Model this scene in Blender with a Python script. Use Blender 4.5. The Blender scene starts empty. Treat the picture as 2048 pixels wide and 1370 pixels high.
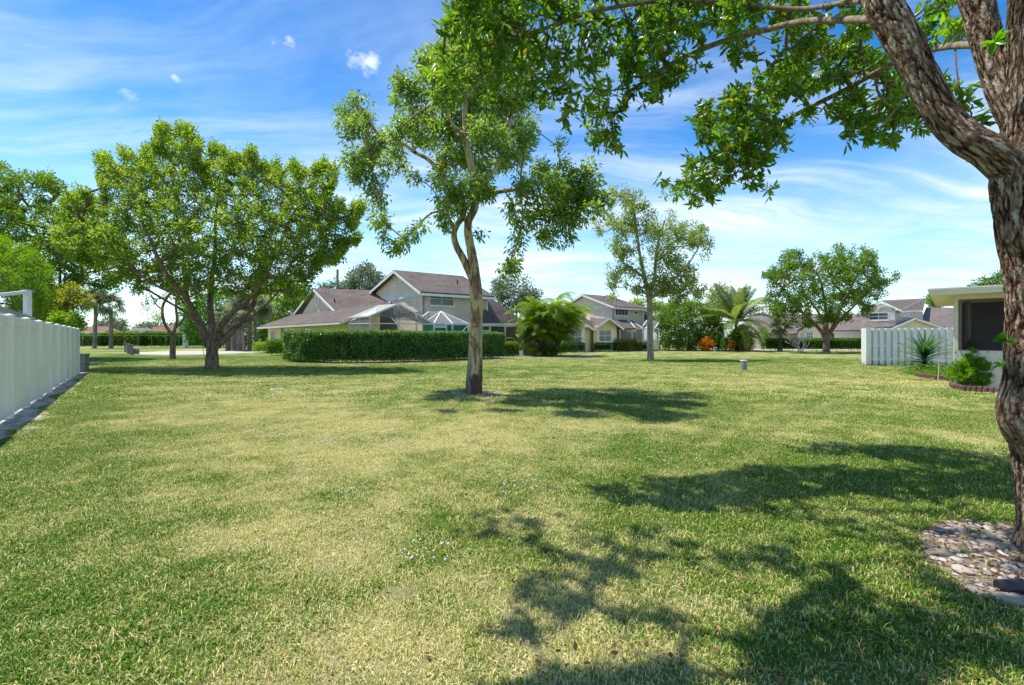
import bpy, math, random
import numpy as np
from mathutils import Vector, Matrix

# ------------------------------------------------------------------ camera, sky, sun, exposure
SC = bpy.context.scene
COL = SC.collection
F, CX, HY, CH = 950.0, 1024.0, 678.0, 1.4      # focal length (px of the 2048 wide photo), centre, horizon row, eye height
cam_d = bpy.data.cameras.new("camera"); cam = bpy.data.objects.new("camera", cam_d); COL.objects.link(cam)
cam.location = (0, 0, CH); cam.rotation_euler = (math.radians(90), 0, 0)
cam_d.sensor_width = 36; cam_d.lens = 36 * F / 2048; cam_d.shift_y = -7 / 2048
cam_d.clip_start = 0.05; cam_d.clip_end = 3000
SC.camera = cam
SUNV = Vector((-2.5, 1.25, 6.4)).normalized()
sun_d = bpy.data.lights.new("sun", 'SUN'); sun = bpy.data.objects.new("sun", sun_d); COL.objects.link(sun)
sun_d.energy = 2.9; sun_d.angle = math.radians(0.5); sun_d.color = (1.0, 0.94, 0.84)
sun.rotation_euler = SUNV.to_track_quat('Z', 'Y').to_euler()
SC.view_settings.view_transform = 'Standard'; SC.view_settings.look = 'None'
SC.view_settings.exposure = 1.22; SC.view_settings.gamma = 1; SC.view_settings.use_curve_mapping = False
world = bpy.data.worlds.new("World"); SC.world = world; world.use_nodes = True

class NT:
    """tiny node-tree helper"""
    def __init__(s, tree): s.t = tree; s.n = tree.nodes; s.l = tree.links
    def a(s, kind, ins=None, **kw):
        nd = s.n.new(kind)
        for k, v in kw.items(): setattr(nd, k, v)
        if ins:
            for k, v in ins.items(): s.i(nd, k, v)
        return nd
    def i(s, nd, k, v):
        sock = nd.inputs[k]
        if isinstance(v, bpy.types.NodeSocket): s.l.new(v, sock)
        elif isinstance(v, bpy.types.Node): s.l.new(v.outputs[0], sock)
        else: sock.default_value = v
    def m(s, op, a, b=0.0, c=None, clamp=False):
        nd = s.a('ShaderNodeMath', operation=op, use_clamp=clamp); s.i(nd, 0, a); s.i(nd, 1, b)
        if c is not None: s.i(nd, 2, c)
        return nd.outputs[0]
    def mix(s, f, a, b, mode='MIX'):
        nd = s.a('ShaderNodeMix', data_type='RGBA', blend_type=mode)
        s.i(nd, 0, f); s.i(nd, 6, a); s.i(nd, 7, b); return nd.outputs[2]
    def ramp(s, f, stops, interp='LINEAR'):
        nd = s.a('ShaderNodeValToRGB'); cr = nd.color_ramp; cr.interpolation = interp
        while len(cr.elements) < len(stops): cr.elements.new(0.5)
        for e, (p, c) in zip(cr.elements, stops):
            e.position = p; e.color = tuple(c) + (1,) if len(c) == 3 else c
        s.i(nd, 0, f); return nd.outputs[0]
    def step(s, f, lo, hi):
        nd = s.a('ShaderNodeMapRange', interpolation_type='SMOOTHSTEP'); s.i(nd, 0, f); s.i(nd, 1, lo); s.i(nd, 2, hi); return nd.outputs[0]
    def noise(s, vec, scale, detail=4, rough=0.55, dist=0.0, out=0):
        nd = s.a('ShaderNodeTexNoise', {'Scale': scale, 'Detail': detail, 'Roughness': rough, 'Distortion': dist})
        if vec is not None: s.i(nd, 'Vector', vec)
        return nd.outputs[out]
    def mapping(s, vec, scale=(1, 1, 1), rot=(0, 0, 0), loc=(0, 0, 0)):
        nd = s.a('ShaderNodeMapping', {'Vector': vec, 'Scale': scale, 'Rotation': rot, 'Location': loc}); return nd.outputs[0]

def build_world():
    t = NT(world.node_tree); t.n.clear()
    out = t.a('ShaderNodeOutputWorld'); bg = t.a('ShaderNodeBackground'); t.l.new(bg.outputs[0], out.inputs[0])
    sky = t.a('ShaderNodeTexSky', sky_type='NISHITA'); sky.sun_disc = False
    sky.sun_elevation = math.asin(SUNV.z); sky.sun_rotation = math.atan2(SUNV.x, SUNV.y)
    sky.air_density = 1.0; sky.dust_density = 0.35; sky.ozone_density = 2.2; sky.altitude = 0
    hs = t.a('ShaderNodeHueSaturation', {'Hue': 0.503, 'Saturation': 1.25, 'Value': 1.0, 'Color': sky.outputs[0]})
    g = t.a('ShaderNodeTexCoord').outputs['Generated']
    sp = t.a('ShaderNodeSeparateXYZ', {0: g})
    z = t.m('MAXIMUM', sp.outputs[2], 0.0)
    # deeper blue with height, pale near the horizon
    zf = t.step(z, 0.0, 0.62)
    body = t.mix(zf, (0.55, 0.76, 0.76, 1), (0.062, 0.36, 0.50, 1))
    skyc = t.mix(1.0, hs.outputs[0], body, 'MULTIPLY')
    den = t.m('ADD', z, 0.16)
    u = t.m('DIVIDE', sp.outputs[0], den); v = t.m('DIVIDE', sp.outputs[1], den)
    uv = t.a('ShaderNodeCombineXYZ', {0: u, 1: v, 2: 0.0}).outputs[0]
    # long thin streaks, fanned
    warp = t.noise(uv, 0.7, 3, 0.5, out=1)
    wuv = t.a('ShaderNodeVectorMath', operation='MULTIPLY_ADD'); t.i(wuv, 0, warp); t.i(wuv, 1, (0.9, 0.9, 0)); t.i(wuv, 2, uv)
    s1 = t.noise(t.mapping(wuv.outputs[0], (0.45, 2.3, 1), (0, 0, math.radians(-22))), 1.3, 7, 0.62)
    s2 = t.noise(t.mapping(wuv.outputs[0], (0.8, 3.4, 1), (0, 0, math.radians(20)), (5, 3, 0)), 1.2, 7, 0.66)
    patch = t.noise(uv, 0.55, 2, 0.5)
    c1 = t.m('MULTIPLY', t.step(s1, 0.40, 0.74), t.step(patch, 0.32, 0.55))
    c2 = t.m('MULTIPLY', t.step(s2, 0.48, 0.84), t.step(patch, 0.62, 0.42))
    veil = t.m('MULTIPLY', t.step(t.noise(wuv.outputs[0], 0.8, 5, 0.6), 0.36, 0.74), 0.55)
    cov = t.m('ADD', t.m('ADD', t.m('MULTIPLY', c1, 0.85), t.m('MULTIPLY', c2, 0.8)), veil)
    low = t.m('MULTIPLY', t.step(z, 0.42, 0.02), 0.33)
    cov = t.m('ADD', t.m('MULTIPLY', cov, t.m('SUBTRACT', 1.0, t.m('MULTIPLY', zf, 0.62))), low, clamp=True)
    # a few small puffs, each a soft patch of broken noise around its own direction
    fine = t.noise(g, 26, 6, 0.65)
    for (px, py, r, k) in ((580, 78, .024, .85), (730, 122, .030, 1.0), (350, 155, .012, .6), (268, 195, .013, .5), (1010, 0, .03, .4)):
        d = Vector(((px - CX) / F, 1, (HY - py) / F)).normalized()
        df = t.a('ShaderNodeVectorMath', operation='SUBTRACT'); t.i(df, 0, g); t.i(df, 1, tuple(d))
        sc = t.a('ShaderNodeVectorMath', operation='MULTIPLY'); t.i(sc, 0, df.outputs[0]); t.i(sc, 1, (0.7, 0.7, 1.35))
        ln = t.a('ShaderNodeVectorMath', operation='LENGTH'); t.i(ln, 0, sc.outputs[0])
        q = t.m('SUBTRACT', 1.0, t.m('DIVIDE', ln.outputs['Value'], r))
        q = t.m('ADD', q, t.m('MULTIPLY', t.m('SUBTRACT', fine, 0.5), 3.6))
        cov = t.m('MAXIMUM', cov, t.m('MULTIPLY', t.step(q, 0.05, 1.5), k))
    cl = t.mix(t.m('MULTIPLY', cov, 0.95), skyc, (3.2, 3.5, 3.7, 1))
    t.i(bg, 'Color', cl); bg.inputs['Strength'].default_value = 0.15
build_world()

# ------------------------------------------------------------------ helpers
R = random.Random(7)
NR = np.random.default_rng(11)
def W(px, py, Z): return Vector(((px - CX) / F * Z, Z, CH - (py - HY) / F * Z))
def G(px, py): Z = CH * F / (py - HY); return Vector(((px - CX) / F * Z, Z, 0))
def gx(px, Z): return Vector(((px - CX) / F * Z, Z, 0))

def vnoise(p, seed=0):
    """vectorised 3-D value noise, p (N,3) -> (N,) in 0..1"""
    p = np.asarray(p, dtype=np.float64); i = np.floor(p).astype(np.int64); f = p - i; f = f * f * (3 - 2 * f)
    def h(a, b, c):
        n = (a * 374761393 + b * 668265263 + c * 2147483647 + seed * 1274126177) & 0xffffffff
        n = ((n ^ (n >> 13)) * 1274126177) & 0xffffffff
        return ((n ^ (n >> 16)) & 0xffff) / 65535.0
    r = 0
    for dx in (0, 1):
        for dy in (0, 1):
            for dz in (0, 1):
                w = (f[:, 0] if dx else 1 - f[:, 0]) * (f[:, 1] if dy else 1 - f[:, 1]) * (f[:, 2] if dz else 1 - f[:, 2])
                r = r + w * h(i[:, 0] + dx, i[:, 1] + dy, i[:, 2] + dz)
    return r
def fbm(p, seed=0, oct=4):
    s = 0; a = 0.5; tot = 0; p = np.asarray(p, float)
    for k in range(oct): s = s + a * vnoise(p * (2 ** k), seed + k); tot += a; a *= .5
    return s / tot

def props(o, label=None, cat=None, group=None, kind=None):
    if label: o['label'] = label
    if cat: o['category'] = cat
    if group: o['group'] = group
    if kind: o['kind'] = kind
    return o
def thing(name, label, cat, loc=(0, 0, 0), group=None):
    o = bpy.data.objects.new(name, None); COL.objects.link(o); o.location = loc; o.empty_display_size = .2
    return props(o, label, cat, group)
def copy_tree(o, parent=None, kids=None):
    kids = kids if kids is not None else {}
    c = o.copy(); COL.objects.link(c); c.parent = parent
    for ch in o.children: copy_tree(ch, c)
    return c
def origin_of(parent):
    v = Vector((0, 0, 0)); p = parent
    while p is not None: v += p.location; p = p.parent
    return v
def np_mesh(name, verts, faces, mat=None, parent=None, attrs=None, smooth=False, origin=None):
    """verts (N,3) world, faces (M,k)"""
    verts = np.asarray(verts, np.float32); faces = np.asarray(faces, np.int32)
    off = origin_of(parent) if parent else (Vector(origin) if origin is not None else Vector((0, 0, 0)))
    verts = verts - np.array(off, np.float32)
    me = bpy.data.meshes.new(name); k = faces.shape[1]
    me.vertices.add(len(verts)); me.vertices.foreach_set('co', verts.ravel())
    me.loops.add(faces.size); me.loops.foreach_set('vertex_index', faces.ravel())
    me.polygons.add(len(faces)); me.polygons.foreach_set('loop_start', np.arange(0, faces.size, k, dtype=np.int32))
    me.polygons.foreach_set('loop_total', np.full(len(faces), k, np.int32))
    if smooth: me.polygons.foreach_set('use_smooth', np.ones(len(faces), bool))
    me.update(calc_edges=True)
    for an, arr in (attrs or {}).items():
        arr = np.asarray(arr, np.float32)
        if arr.ndim == 2: at = me.attributes.new(an, 'FLOAT_VECTOR', 'POINT'); at.data.foreach_set('vector', arr.ravel())
        else: at = me.attributes.new(an, 'FLOAT', 'POINT'); at.data.foreach_set('value', arr)
    if mat: me.materials.append(mat)
    o = bpy.data.objects.new(name, me); COL.objects.link(o)
    if parent: o.parent = parent
    elif origin is not None: o.location = origin
    return o

class MB:
    """collects simple solids and links them as one mesh object"""
    def __init__(s): s.v = []; s.f = []
    def add(s, vs, fs):
        n = len(s.v); s.v += [tuple(v) for v in vs]; s.f += [tuple(i + n for i in f) for f in fs]; return s
    def frame8(s, o, a, b, c):
        o, a, b, c = map(Vector, (o, a, b, c))
        vs = [o, o + a, o + a + b, o + b, o + c, o + a + c, o + a + b + c, o + b + c]
        fs = [(0, 3, 2, 1), (4, 5, 6, 7), (0, 1, 5, 4), (1, 2, 6, 5), (2, 3, 7, 6), (3, 0, 4, 7)]
        if a.cross(b).dot(c) < 0: fs = [f[::-1] for f in fs]
        return s.add(vs, fs)
    def box(s, c, size, rz=0):
        c = Vector(c); x = Vector((math.cos(rz), math.sin(rz), 0)) * size[0]; y = Vector((-math.sin(rz), math.cos(rz), 0)) * size[1]
        z = Vector((0, 0, size[2])); return s.frame8(c - x / 2 - y / 2, x, y, z)
    def bar(s, p0, p1, w, h, up=(0, 0, 1)):
        p0, p1 = Vector(p0), Vector(p1); d = p1 - p0; u = Vector(up)
        if abs(d.normalized().dot(u)) > .98: u = Vector((0, 1, 0))
        x = d.cross(u).normalized() * w; y = x.cross(d).normalized() * h
        return s.frame8(p0 - x / 2 - y / 2, d, x, y)
    def prism(s, pts, ext):
        """polygon pts extruded by vector ext"""
        pts = [Vector(p) for p in pts]; ext = Vector(ext); n = len(pts)
        nn = Vector((0, 0, 0))
        for i in range(n): nn += pts[i].cross(pts[(i + 1) % n])
        vs = pts + [p + ext for p in pts]
        fs = [tuple(range(n)), tuple(range(2 * n - 1, n - 1, -1))] + [(i, i + n, (i + 1) % n + n, (i + 1) % n) for i in range(n)]
        if nn.dot(ext) > 0: fs = [f[::-1] for f in fs]
        return s.add(vs, fs)
    def tube(s, pts, rad, sides=8, cap=True):
        pts = [Vector(p) for p in pts]; n = len(s.v); k = len(pts)
        ref = Vector((0.31, 0.95, 0.05))
        for i, p in enumerate(pts):
            d = (pts[min(i + 1, k - 1)] - pts[max(i - 1, 0)]).normalized()
            x = d.cross(ref)
            if x.length < 1e-3: x = d.cross(Vector((1, 0, 0)))
            x.normalize(); y = d.cross(x)
            for j in range(sides):
                a = 2 * math.pi * j / sides
                s.v.append(tuple(p + (x * math.cos(a) + y * math.sin(a)) * rad[i]))
        for i in range(k - 1):
            for j in range(sides):
                a = n + i * sides + j; b = n + i * sides + (j + 1) % sides
                s.f.append((a, b, b + sides, a + sides))
        if cap:
            s.f.append(tuple(n + j for j in range(sides))[::-1]); s.f.append(tuple(n + (k - 1) * sides + j for j in range(sides)))
        return s
    def build(s, name, mat, parent=None, origin=None, smooth=False, bevel=0):
        off = origin_of(parent) if parent else (Vector(origin) if origin is not None else Vector((0, 0, 0)))
        me = bpy.data.meshes.new(name); me.from_pydata([tuple(Vector(v) - off) for v in s.v], [], s.f)
        me.materials.append(mat)
        if smooth: me.polygons.foreach_set('use_smooth', [True] * len(me.polygons))
        me.update()
        o = bpy.data.objects.new(name, me); COL.objects.link(o)
        if parent: o.parent = parent
        elif origin is not None: o.location = origin
        if bevel:
            b = o.modifiers.new('b', 'BEVEL'); b.width = bevel; b.segments = 2; b.limit_method = 'ANGLE'
        return o

def catmull(pts, n):
    """pts list of (Vector, r) -> resampled"""
    P = [p for p, _ in pts]; Rr = [r for _, r in pts]; out = []; k = len(P)
    for i in range(k - 1):
        p0, p1, p2, p3 = P[max(i - 1, 0)], P[i], P[i + 1], P[min(i + 2, k - 1)]
        for j in range(n):
            t = j / n; t2 = t * t; t3 = t2 * t
            q = .5 * ((2 * p1) + (p2 - p0) * t + (2 * p0 - 5 * p1 + 4 * p2 - p3) * t2 + (3 * p1 - p0 - 3 * p2 + p3) * t3)
            out.append((q, Rr[i] * (1 - t) + Rr[i + 1] * t))
    out.append((P[-1], Rr[-1])); return out

# ------------------------------------------------------------------ materials
def mat(name, fn, **kw):
    m = bpy.data.materials.new(name); m.use_nodes = True; t = NT(m.node_tree); t.n.clear()
    out = t.a('ShaderNodeOutputMaterial'); sh = fn(t, **kw); t.l.new(sh if isinstance(sh, bpy.types.NodeSocket) else sh.outputs[0], out.inputs[0]); return m
def obj_co(t): return t.a('ShaderNodeTexCoord').outputs['Object']
def wpos(t): return t.a('ShaderNodeNewGeometry').outputs['Position']
def pr(t, col, rough=.6, bump=None, bs=.3, bd=.01, metal=0, spec=.4):
    p = t.a('ShaderNodeBsdfPrincipled', {'Base Color': col, 'Roughness': rough, 'Metallic': metal, 'Specular IOR Level': spec})
    if bump is not None:
        b = t.a('ShaderNodeBump', {'Strength': bs, 'Distance': bd, 'Height': bump}); t.l.new(b.outputs[0], p.inputs['Normal'])
    return p
def c4(c): return tuple(c) + (1,)
def plain(col, rough=.6, var=.12, scale=6, grime=0.0, bump=.1, metal=0, spec=.4):
    def fn(t):
        w = wpos(t); n = t.noise(w, scale, 5, .6)
        c = t.mix(t.step(n, .3, .7), c4([x * (1 - var) for x in col]), c4([min(1, x * (1 + var)) for x in col]))
        if grime:
            g = t.noise(t.mapping(w, (1.5, 1.5, .35)), 2.2, 6, .65)
            c = t.mix(t.m('MULTIPLY', t.step(g, .52, .78), grime), c, c4([col[0] * .45, col[1] * .43, col[2] * .38]))
        return pr(t, c, rough, t.noise(w, scale * 8, 3, .6), bump, .01, metal, spec)
    return fn
def leafmat(name, dark, light, accent=(.30, .26, .03), trans=.42, rough=.42, acc=.06):
    def fn(t):
        a = t.a('ShaderNodeAttribute', attribute_name='tint').outputs['Fac']
        c = t.ramp(a, [(0, dark), (.75, light), (.9 - acc, [x * 1.15 for x in light]), (1.0, accent)])
        p = pr(t, c, rough, spec=.35)
        hs = t.a('ShaderNodeHueSaturation', {'Hue': .485, 'Saturation': 1.15, 'Value': 2.1, 'Color': c})
        tr = t.a('ShaderNodeBsdfTranslucent', {'Color': hs.outputs[0]})
        return t.a('ShaderNodeMixShader', {0: trans, 1: p.outputs[0], 2: tr.outputs[0]})
    return mat(name, fn)
def shingle(base, base2):
    def fn(t):
        w = wpos(t); n = t.noise(w, .7, 6, .6); n2 = t.noise(t.mapping(w, (5, 5, 14)), 1.6, 3, .6)
        streak = t.noise(t.mapping(w, (1.6, 1.6, .25)), 1.3, 5, .6)
        c = t.mix(t.step(n, .35, .65), c4(base), c4(base2))
        c = t.mix(t.m('MULTIPLY', t.step(n2, .4, .65), .5), c, c4([x * .62 for x in base]))
        c = t.mix(t.m('MULTIPLY', t.step(streak, .48, .72), .6), c, c4([x * .42 for x in base]))
        sep = t.a('ShaderNodeSeparateXYZ', {0: w}); row = t.m('FRACT', t.m('MULTIPLY', sep.outputs[2], 15.0))
        c = t.mix(t.m('MULTIPLY', t.step(row, .22, .0), .45), c, c4([x * .4 for x in base]))
        return pr(t, c, .9, t.m('ADD', row, t.noise(w, 22, 3, .6)), .35, .02, spec=.15)
    return fn
def stucco(col):
    def fn(t):
        w = wpos(t); n = t.noise(w, 1.3, 6, .65)
        st = t.noise(t.mapping(w, (2.5, 2.5, .3)), 1.6, 5, .65)
        c = t.mix(t.step(n, .3, .7), c4([x * .88 for x in col]), c4([x * 1.06 for x in col]))
        c = t.mix(t.m('MULTIPLY', t.step(st, .55, .8), .3), c, c4([x * .6 for x in col]))
        return pr(t, c, .92, t.noise(w, 30, 4, .7), .4, .02, spec=.15)
    return fn
def screen(col, alpha):
    def fn(t):
        d = t.a('ShaderNodeBsdfDiffuse', {'Color': c4(col)}); tr = t.a('ShaderNodeBsdfTransparent')
        n = t.noise(wpos(t), 2.2, 3, .5)
        f = t.m('ADD', alpha - .05, t.m('MULTIPLY', n, .1))
        return t.a('ShaderNodeMixShader', {0: f, 1: tr.outputs[0], 2: d.outputs[0]})
    return fn
def glassy(col, stripes=0):
    def fn(t):
        w = wpos(t); c = c4(col)
        if stripes:
            sep = t.a('ShaderNodeSeparateXYZ', {0: w}); row = t.m('FRACT', t.m('MULTIPLY', sep.outputs[2], stripes))
            c = t.mix(t.step(row, .1, .5), c4([x * .45 for x in col]), c4(col))
        return pr(t, c, .08, spec=.9)
    return fn
def bark(dark, light, sc=1.0, furrow=.6, red=None):
    def fn(t):
        w = wpos(t); s = t.mapping(w, (9 * sc, 9 * sc, 1.6 * sc)); n = t.noise(s, 1.7, 7, .65, .8)
        n2 = t.noise(w, 16 * sc, 5, .65); n3 = t.noise(w, 2.2 * sc, 3, .5)
        k = t.step(n, .34, .66)
        c = t.mix(k, c4(dark), c4(light))
        c = t.mix(t.m('MULTIPLY', t.step(n2, .5, .75), .5), c, c4([x * .55 for x in dark]))
        if red: c = t.mix(t.m('MULTIPLY', t.step(n3, .48, .62), .7), c, c4(red))
        return pr(t, c, .9, t.m('ADD', n, t.m('MULTIPLY', n2, .4)), furrow, .03 / sc, spec=.15)
    return fn
def plated(t):
    w = wpos(t); a = t.a('ShaderNodeAttribute', attribute_name='tint').outputs['Fac']; q = t.a('ShaderNodeAttribute', attribute_name='bark').outputs['Vector']
    wp = t.noise(q, 9, 4, .6, out=1); qq = t.a('ShaderNodeVectorMath', operation='MULTIPLY_ADD'); t.i(qq, 0, wp); t.i(qq, 1, (.05, .05, .05)); t.i(qq, 2, q); qq = qq.outputs[0]
    def vor(sc, feat='DISTANCE_TO_EDGE', out=0):
        nd = t.a('ShaderNodeTexVoronoi', feature=feat); t.i(nd, 'Vector', t.mapping(qq, sc)); t.i(nd, 'Scale', 1.0); return nd.outputs[out]
    e1 = t.step(vor((34, 34, 5.5)), .02, .30); e2 = t.step(vor((80, 80, 15)), .0, .28); cell = vor((34, 34, 5.5), 'F1', 1)
    n3 = t.noise(t.mapping(qq, (150, 150, 14)), 1.0, 6, .7); n2 = t.noise(w, 5, 4, .6); n = t.noise(w, 60, 5, .7)
    h = t.m('ADD', t.m('MULTIPLY', e1, .55), t.m('ADD', t.m('MULTIPLY', e2, .20), t.m('ADD', t.m('MULTIPLY', n3, .30), t.m('MULTIPLY', t.m('SUBTRACT', a, .6), .35))))
    c = t.ramp(h, [(0.05, (.016, .010, .008)), (.24, (.12, .072, .050)), (.44, (.24, .165, .115)), (.70, (.41, .335, .25)), (1.0, (.56, .49, .40))])
    cv = t.a('ShaderNodeSeparateXYZ', {0: cell}).outputs[0]
    c = t.mix(t.m('MULTIPLY', t.step(cv, .45, .75), .55), c, t.mix(1.0, c, (.62, .42, .32, 1), 'MULTIPLY'))
    c = t.mix(t.m('MULTIPLY', t.step(n2, .52, .68), .35), c, t.mix(1.0, c, (.85, .55, .42, 1), 'MULTIPLY'))
    c = t.mix(t.m('MULTIPLY', t.step(t.noise(w, 8, 5, .7), .66, .70), .5), c, (.34, .36, .29, 1))
    return pr(t, c, .92, t.m('ADD', h, t.m('MULTIPLY', n, .25)), 1.0, .035, spec=.12)
def peeling(t):
    w = wpos(t)
    n = t.noise(t.mapping(w, (3.2, 3.2, 1.1)), 1.5, 6, .62, .6)
    n2 = t.noise(t.mapping(w, (14, 14, 3)), 1.2, 5, .7)
    base = t.mix(t.step(n2, .35, .7), (.46, .35, .17, 1), (.54, .46, .27, 1))
    base = t.mix(t.m('MULTIPLY', t.step(t.noise(w, 1.7, 3, .5), .45, .6), .6), base, (.36, .36, .17, 1))
    flake = t.mix(t.step(n2, .4, .6), (.13, .085, .065, 1), (.33, .20, .13, 1))
    c = t.mix(t.step(n, .50, .535), base, flake)
    sep = t.a('ShaderNodeSeparateXYZ', {0: w})
    foot = t.m('ADD', t.m('MULTIPLY', sep.outputs[2], -1.0), t.m('MULTIPLY', n, 2.4))
    c = t.mix(t.m('MULTIPLY', t.step(foot, .55, .75), .9), c, (.085, .055, .045, 1))
    grey = t.step(t.noise(t.mapping(w, (2, 2, .6), loc=(3, 1, 0)), 1.4, 4, .6), .55, .62)
    c = t.mix(t.m('MULTIPLY', grey, .7), c, (.27, .24, .22, 1))
    return pr(t, c, .8, t.m('ADD', t.m('MULTIPLY', t.step(n, .5, .53), 1.0), t.m('MULTIPLY', n2, .6)), .8, .03, spec=.2)
def ground_fn(t):
    w = wpos(t); a = t.a('ShaderNodeAttribute', attribute_name='dry').outputs['Fac']
    n = t.noise(w, 5, 6, .7); n2 = t.noise(w, 42, 5, .75); n3 = t.noise(w, 1.1, 4, .6)
    d = t.m('ADD', a, t.m('ADD', t.m('MULTIPLY', t.m('SUBTRACT', n, .5), .9), t.m('MULTIPLY', t.m('SUBTRACT', n3, .5), .5)))
    c = t.ramp(d, [(0.0, (.065, .140, .016)), (.33, (.155, .235, .045)), (.60, (.33, .33, .12)), (1.0, (.52, .46, .24))])  # base colour darkened to paint in the shade between the blades
    c = t.mix(t.m('MULTIPLY', t.step(n2, .58, .42), .6), c, t.mix(1.0, c, (.42, .42, .34, 1), 'MULTIPLY'))
    sp = t.step(n2, .66, .76)
    c = t.mix(t.m('MULTIPLY', sp, .6), c, (.48, .45, .28, 1))
    return pr(t, c, .95, t.m('ADD', n2, n), .9, .04, spec=.1)
def blade_fn(t):
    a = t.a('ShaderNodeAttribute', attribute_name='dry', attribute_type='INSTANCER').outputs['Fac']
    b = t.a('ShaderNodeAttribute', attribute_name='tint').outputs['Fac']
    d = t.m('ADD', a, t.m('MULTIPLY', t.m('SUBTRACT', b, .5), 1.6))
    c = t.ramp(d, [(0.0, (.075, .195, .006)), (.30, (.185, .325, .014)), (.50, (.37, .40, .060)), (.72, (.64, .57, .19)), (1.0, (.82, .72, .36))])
    p = pr(t, c, .55, spec=.3); tr = t.a('ShaderNodeBsdfTranslucent', {'Color': c})
    return t.a('ShaderNodeMixShader', {0: .28, 1: p.outputs[0], 2: tr.outputs[0]})
def vc_col(stops, rough=.9, noise_s=30):
    def fn(t):
        a = t.a('ShaderNodeAttribute', attribute_name='tint').outputs['Fac']; w = wpos(t)
        c = t.ramp(a, stops); n = t.noise(w, noise_s, 5, .7)
        c = t.mix(t.m('MULTIPLY', t.step(n, .4, .7), .4), c, t.mix(1.0, c, (.45, .42, .38, 1), 'MULTIPLY'))
        return pr(t, c, rough, n, .5, .01, spec=.2)
    return fn

def sand_fn(t):
    w = wpos(t); n = t.noise(w, 3.5, 7, .7); n2 = t.noise(w, 40, 4, .7)
    c = t.mix(t.step(n, .38, .62), (.25, .21, .17, 1), (.56, .53, .49, 1))
    c = t.mix(t.m('MULTIPLY', t.step(n2, .55, .7), .5), c, (.17, .12, .09, 1))
    return pr(t, c, .95, t.m('ADD', n, n2), .7, .03, spec=.1)
def litter_fn(t):
    w = wpos(t); n = t.noise(w, 9, 6, .7); n2 = t.noise(w, 55, 4, .7)
    c = t.ramp(n, [(.3, (.10, .07, .05)), (.45, (.27, .20, .155)), (.55, (.40, .34, .29)), (.7, (.22, .12, .07))])
    c = t.mix(t.m('MULTIPLY', t.step(n2, .5, .65), .6), c, (.42, .38, .33, 1))
    return pr(t, c, .95, t.m('ADD', n, n2), 1.0, .03, spec=.1)
def concrete_fn(t):
    w = wpos(t); n = t.noise(w, 1.5, 6, .6); c = t.mix(n, (.36, .33, .30, 1), (.52, .48, .44, 1))
    return pr(t, c, .9, t.noise(w, 30, 4), .3, .01, spec=.2)
def vinyl_fn(t):
    w = wpos(t); n = t.noise(t.mapping(w, (2, 2, .5)), 1.5, 5, .6)
    c = t.mix(t.step(n, .35, .7), (.88, .86, .79, 1), (.80, .78, .70, 1))
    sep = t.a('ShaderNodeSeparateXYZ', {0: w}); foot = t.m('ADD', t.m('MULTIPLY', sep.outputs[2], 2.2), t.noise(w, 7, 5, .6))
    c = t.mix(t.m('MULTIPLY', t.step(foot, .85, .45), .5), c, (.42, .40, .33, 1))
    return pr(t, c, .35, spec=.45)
def paintwood_fn(t):
    w = wpos(t); n = t.noise(t.mapping(w, (4, 4, .8)), 2, 6, .65); n2 = t.noise(w, 9, 6, .7)
    sep = t.a('ShaderNodeSeparateXYZ', {0: w})
    c = t.mix(t.step(n, .4, .75), (.80, .78, .76, 1), (.66, .64, .61, 1))
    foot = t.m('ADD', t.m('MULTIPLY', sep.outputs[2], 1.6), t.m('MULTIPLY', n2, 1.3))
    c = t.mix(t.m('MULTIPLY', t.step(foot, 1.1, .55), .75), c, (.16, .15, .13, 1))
    return pr(t, c, .7, n, .3, .01, spec=.25)

M = {}
M['ground'] = mat('lawn', ground_fn); M['blade'] = mat('grass_blade', blade_fn)
M['sand'] = mat('pale_sand', sand_fn); M['litter'] = mat('leaf_litter', litter_fn); M['concrete'] = mat('concrete', concrete_fn)
M['vinyl'] = mat('white_vinyl', vinyl_fn); M['paintwood'] = mat('white_painted_wood', paintwood_fn)
M['white'] = mat('white_paint', plain((.80, .80, .78), .5, .05, 3, .25)); M['alu'] = mat('white_aluminium', plain((.72, .73, .74), .4, .05, 4))
M['trim'] = mat('cream_trim', plain((.74, .70, .64), .6, .05, 3, .3))
M['cream'] = mat('cream_stucco', stucco((.78, .66, .38))); M['beige'] = mat('beige_stucco', stucco((.82, .67, .53)))
M['mauve'] = mat('mauve_shaded_beige_stucco', stucco((.66, .555, .49))); M['band'] = mat('pale_band', stucco((.82, .77, .71)))  # mauve: beige stucco with the shade of the front walls put into its colour
M['roof'] = mat('brown_shingle', shingle((.135, .108, .098), (.180, .145, .132)))
M['roof3'] = mat('faded_shingle', shingle((.185, .150, .140), (.225, .185, .172)))
M['redroof'] = mat('red_tile_roof', shingle((.24, .115, .10), (.29, .15, .13)))
M['fardark'] = mat('dark_interior', plain((.03, .03, .035), .7, .1)); M['glass'] = mat('window_glass', glassy((.055, .065, .085)))
M['blind'] = mat('window_with_blinds', glassy((.20, .23, .27), 9)); M['greyglass'] = mat('grey_window', glassy((.10, .12, .14), 6))
M['scr_l'] = mat('light_screen', screen((.56, .55, .53), .45)); M['scr_d'] = mat('dark_screen', screen((.12, .11, .11), .5))
M['scr_m'] = mat('mid_screen', screen((.27, .26, .26), .38)); M['teal'] = mat('teal_screen', plain((.02, .17, .15), .7, .15, 3))
M['scr_a'] = mat('porch_screen', screen((.040, .036, .044), .45))
M['panel'] = mat('beige_panel', plain((.62, .56, .46), .6, .05, 3, .2)); M['soffit'] = mat('soffit', plain((.72, .68, .58), .7, .05, 3))
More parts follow.
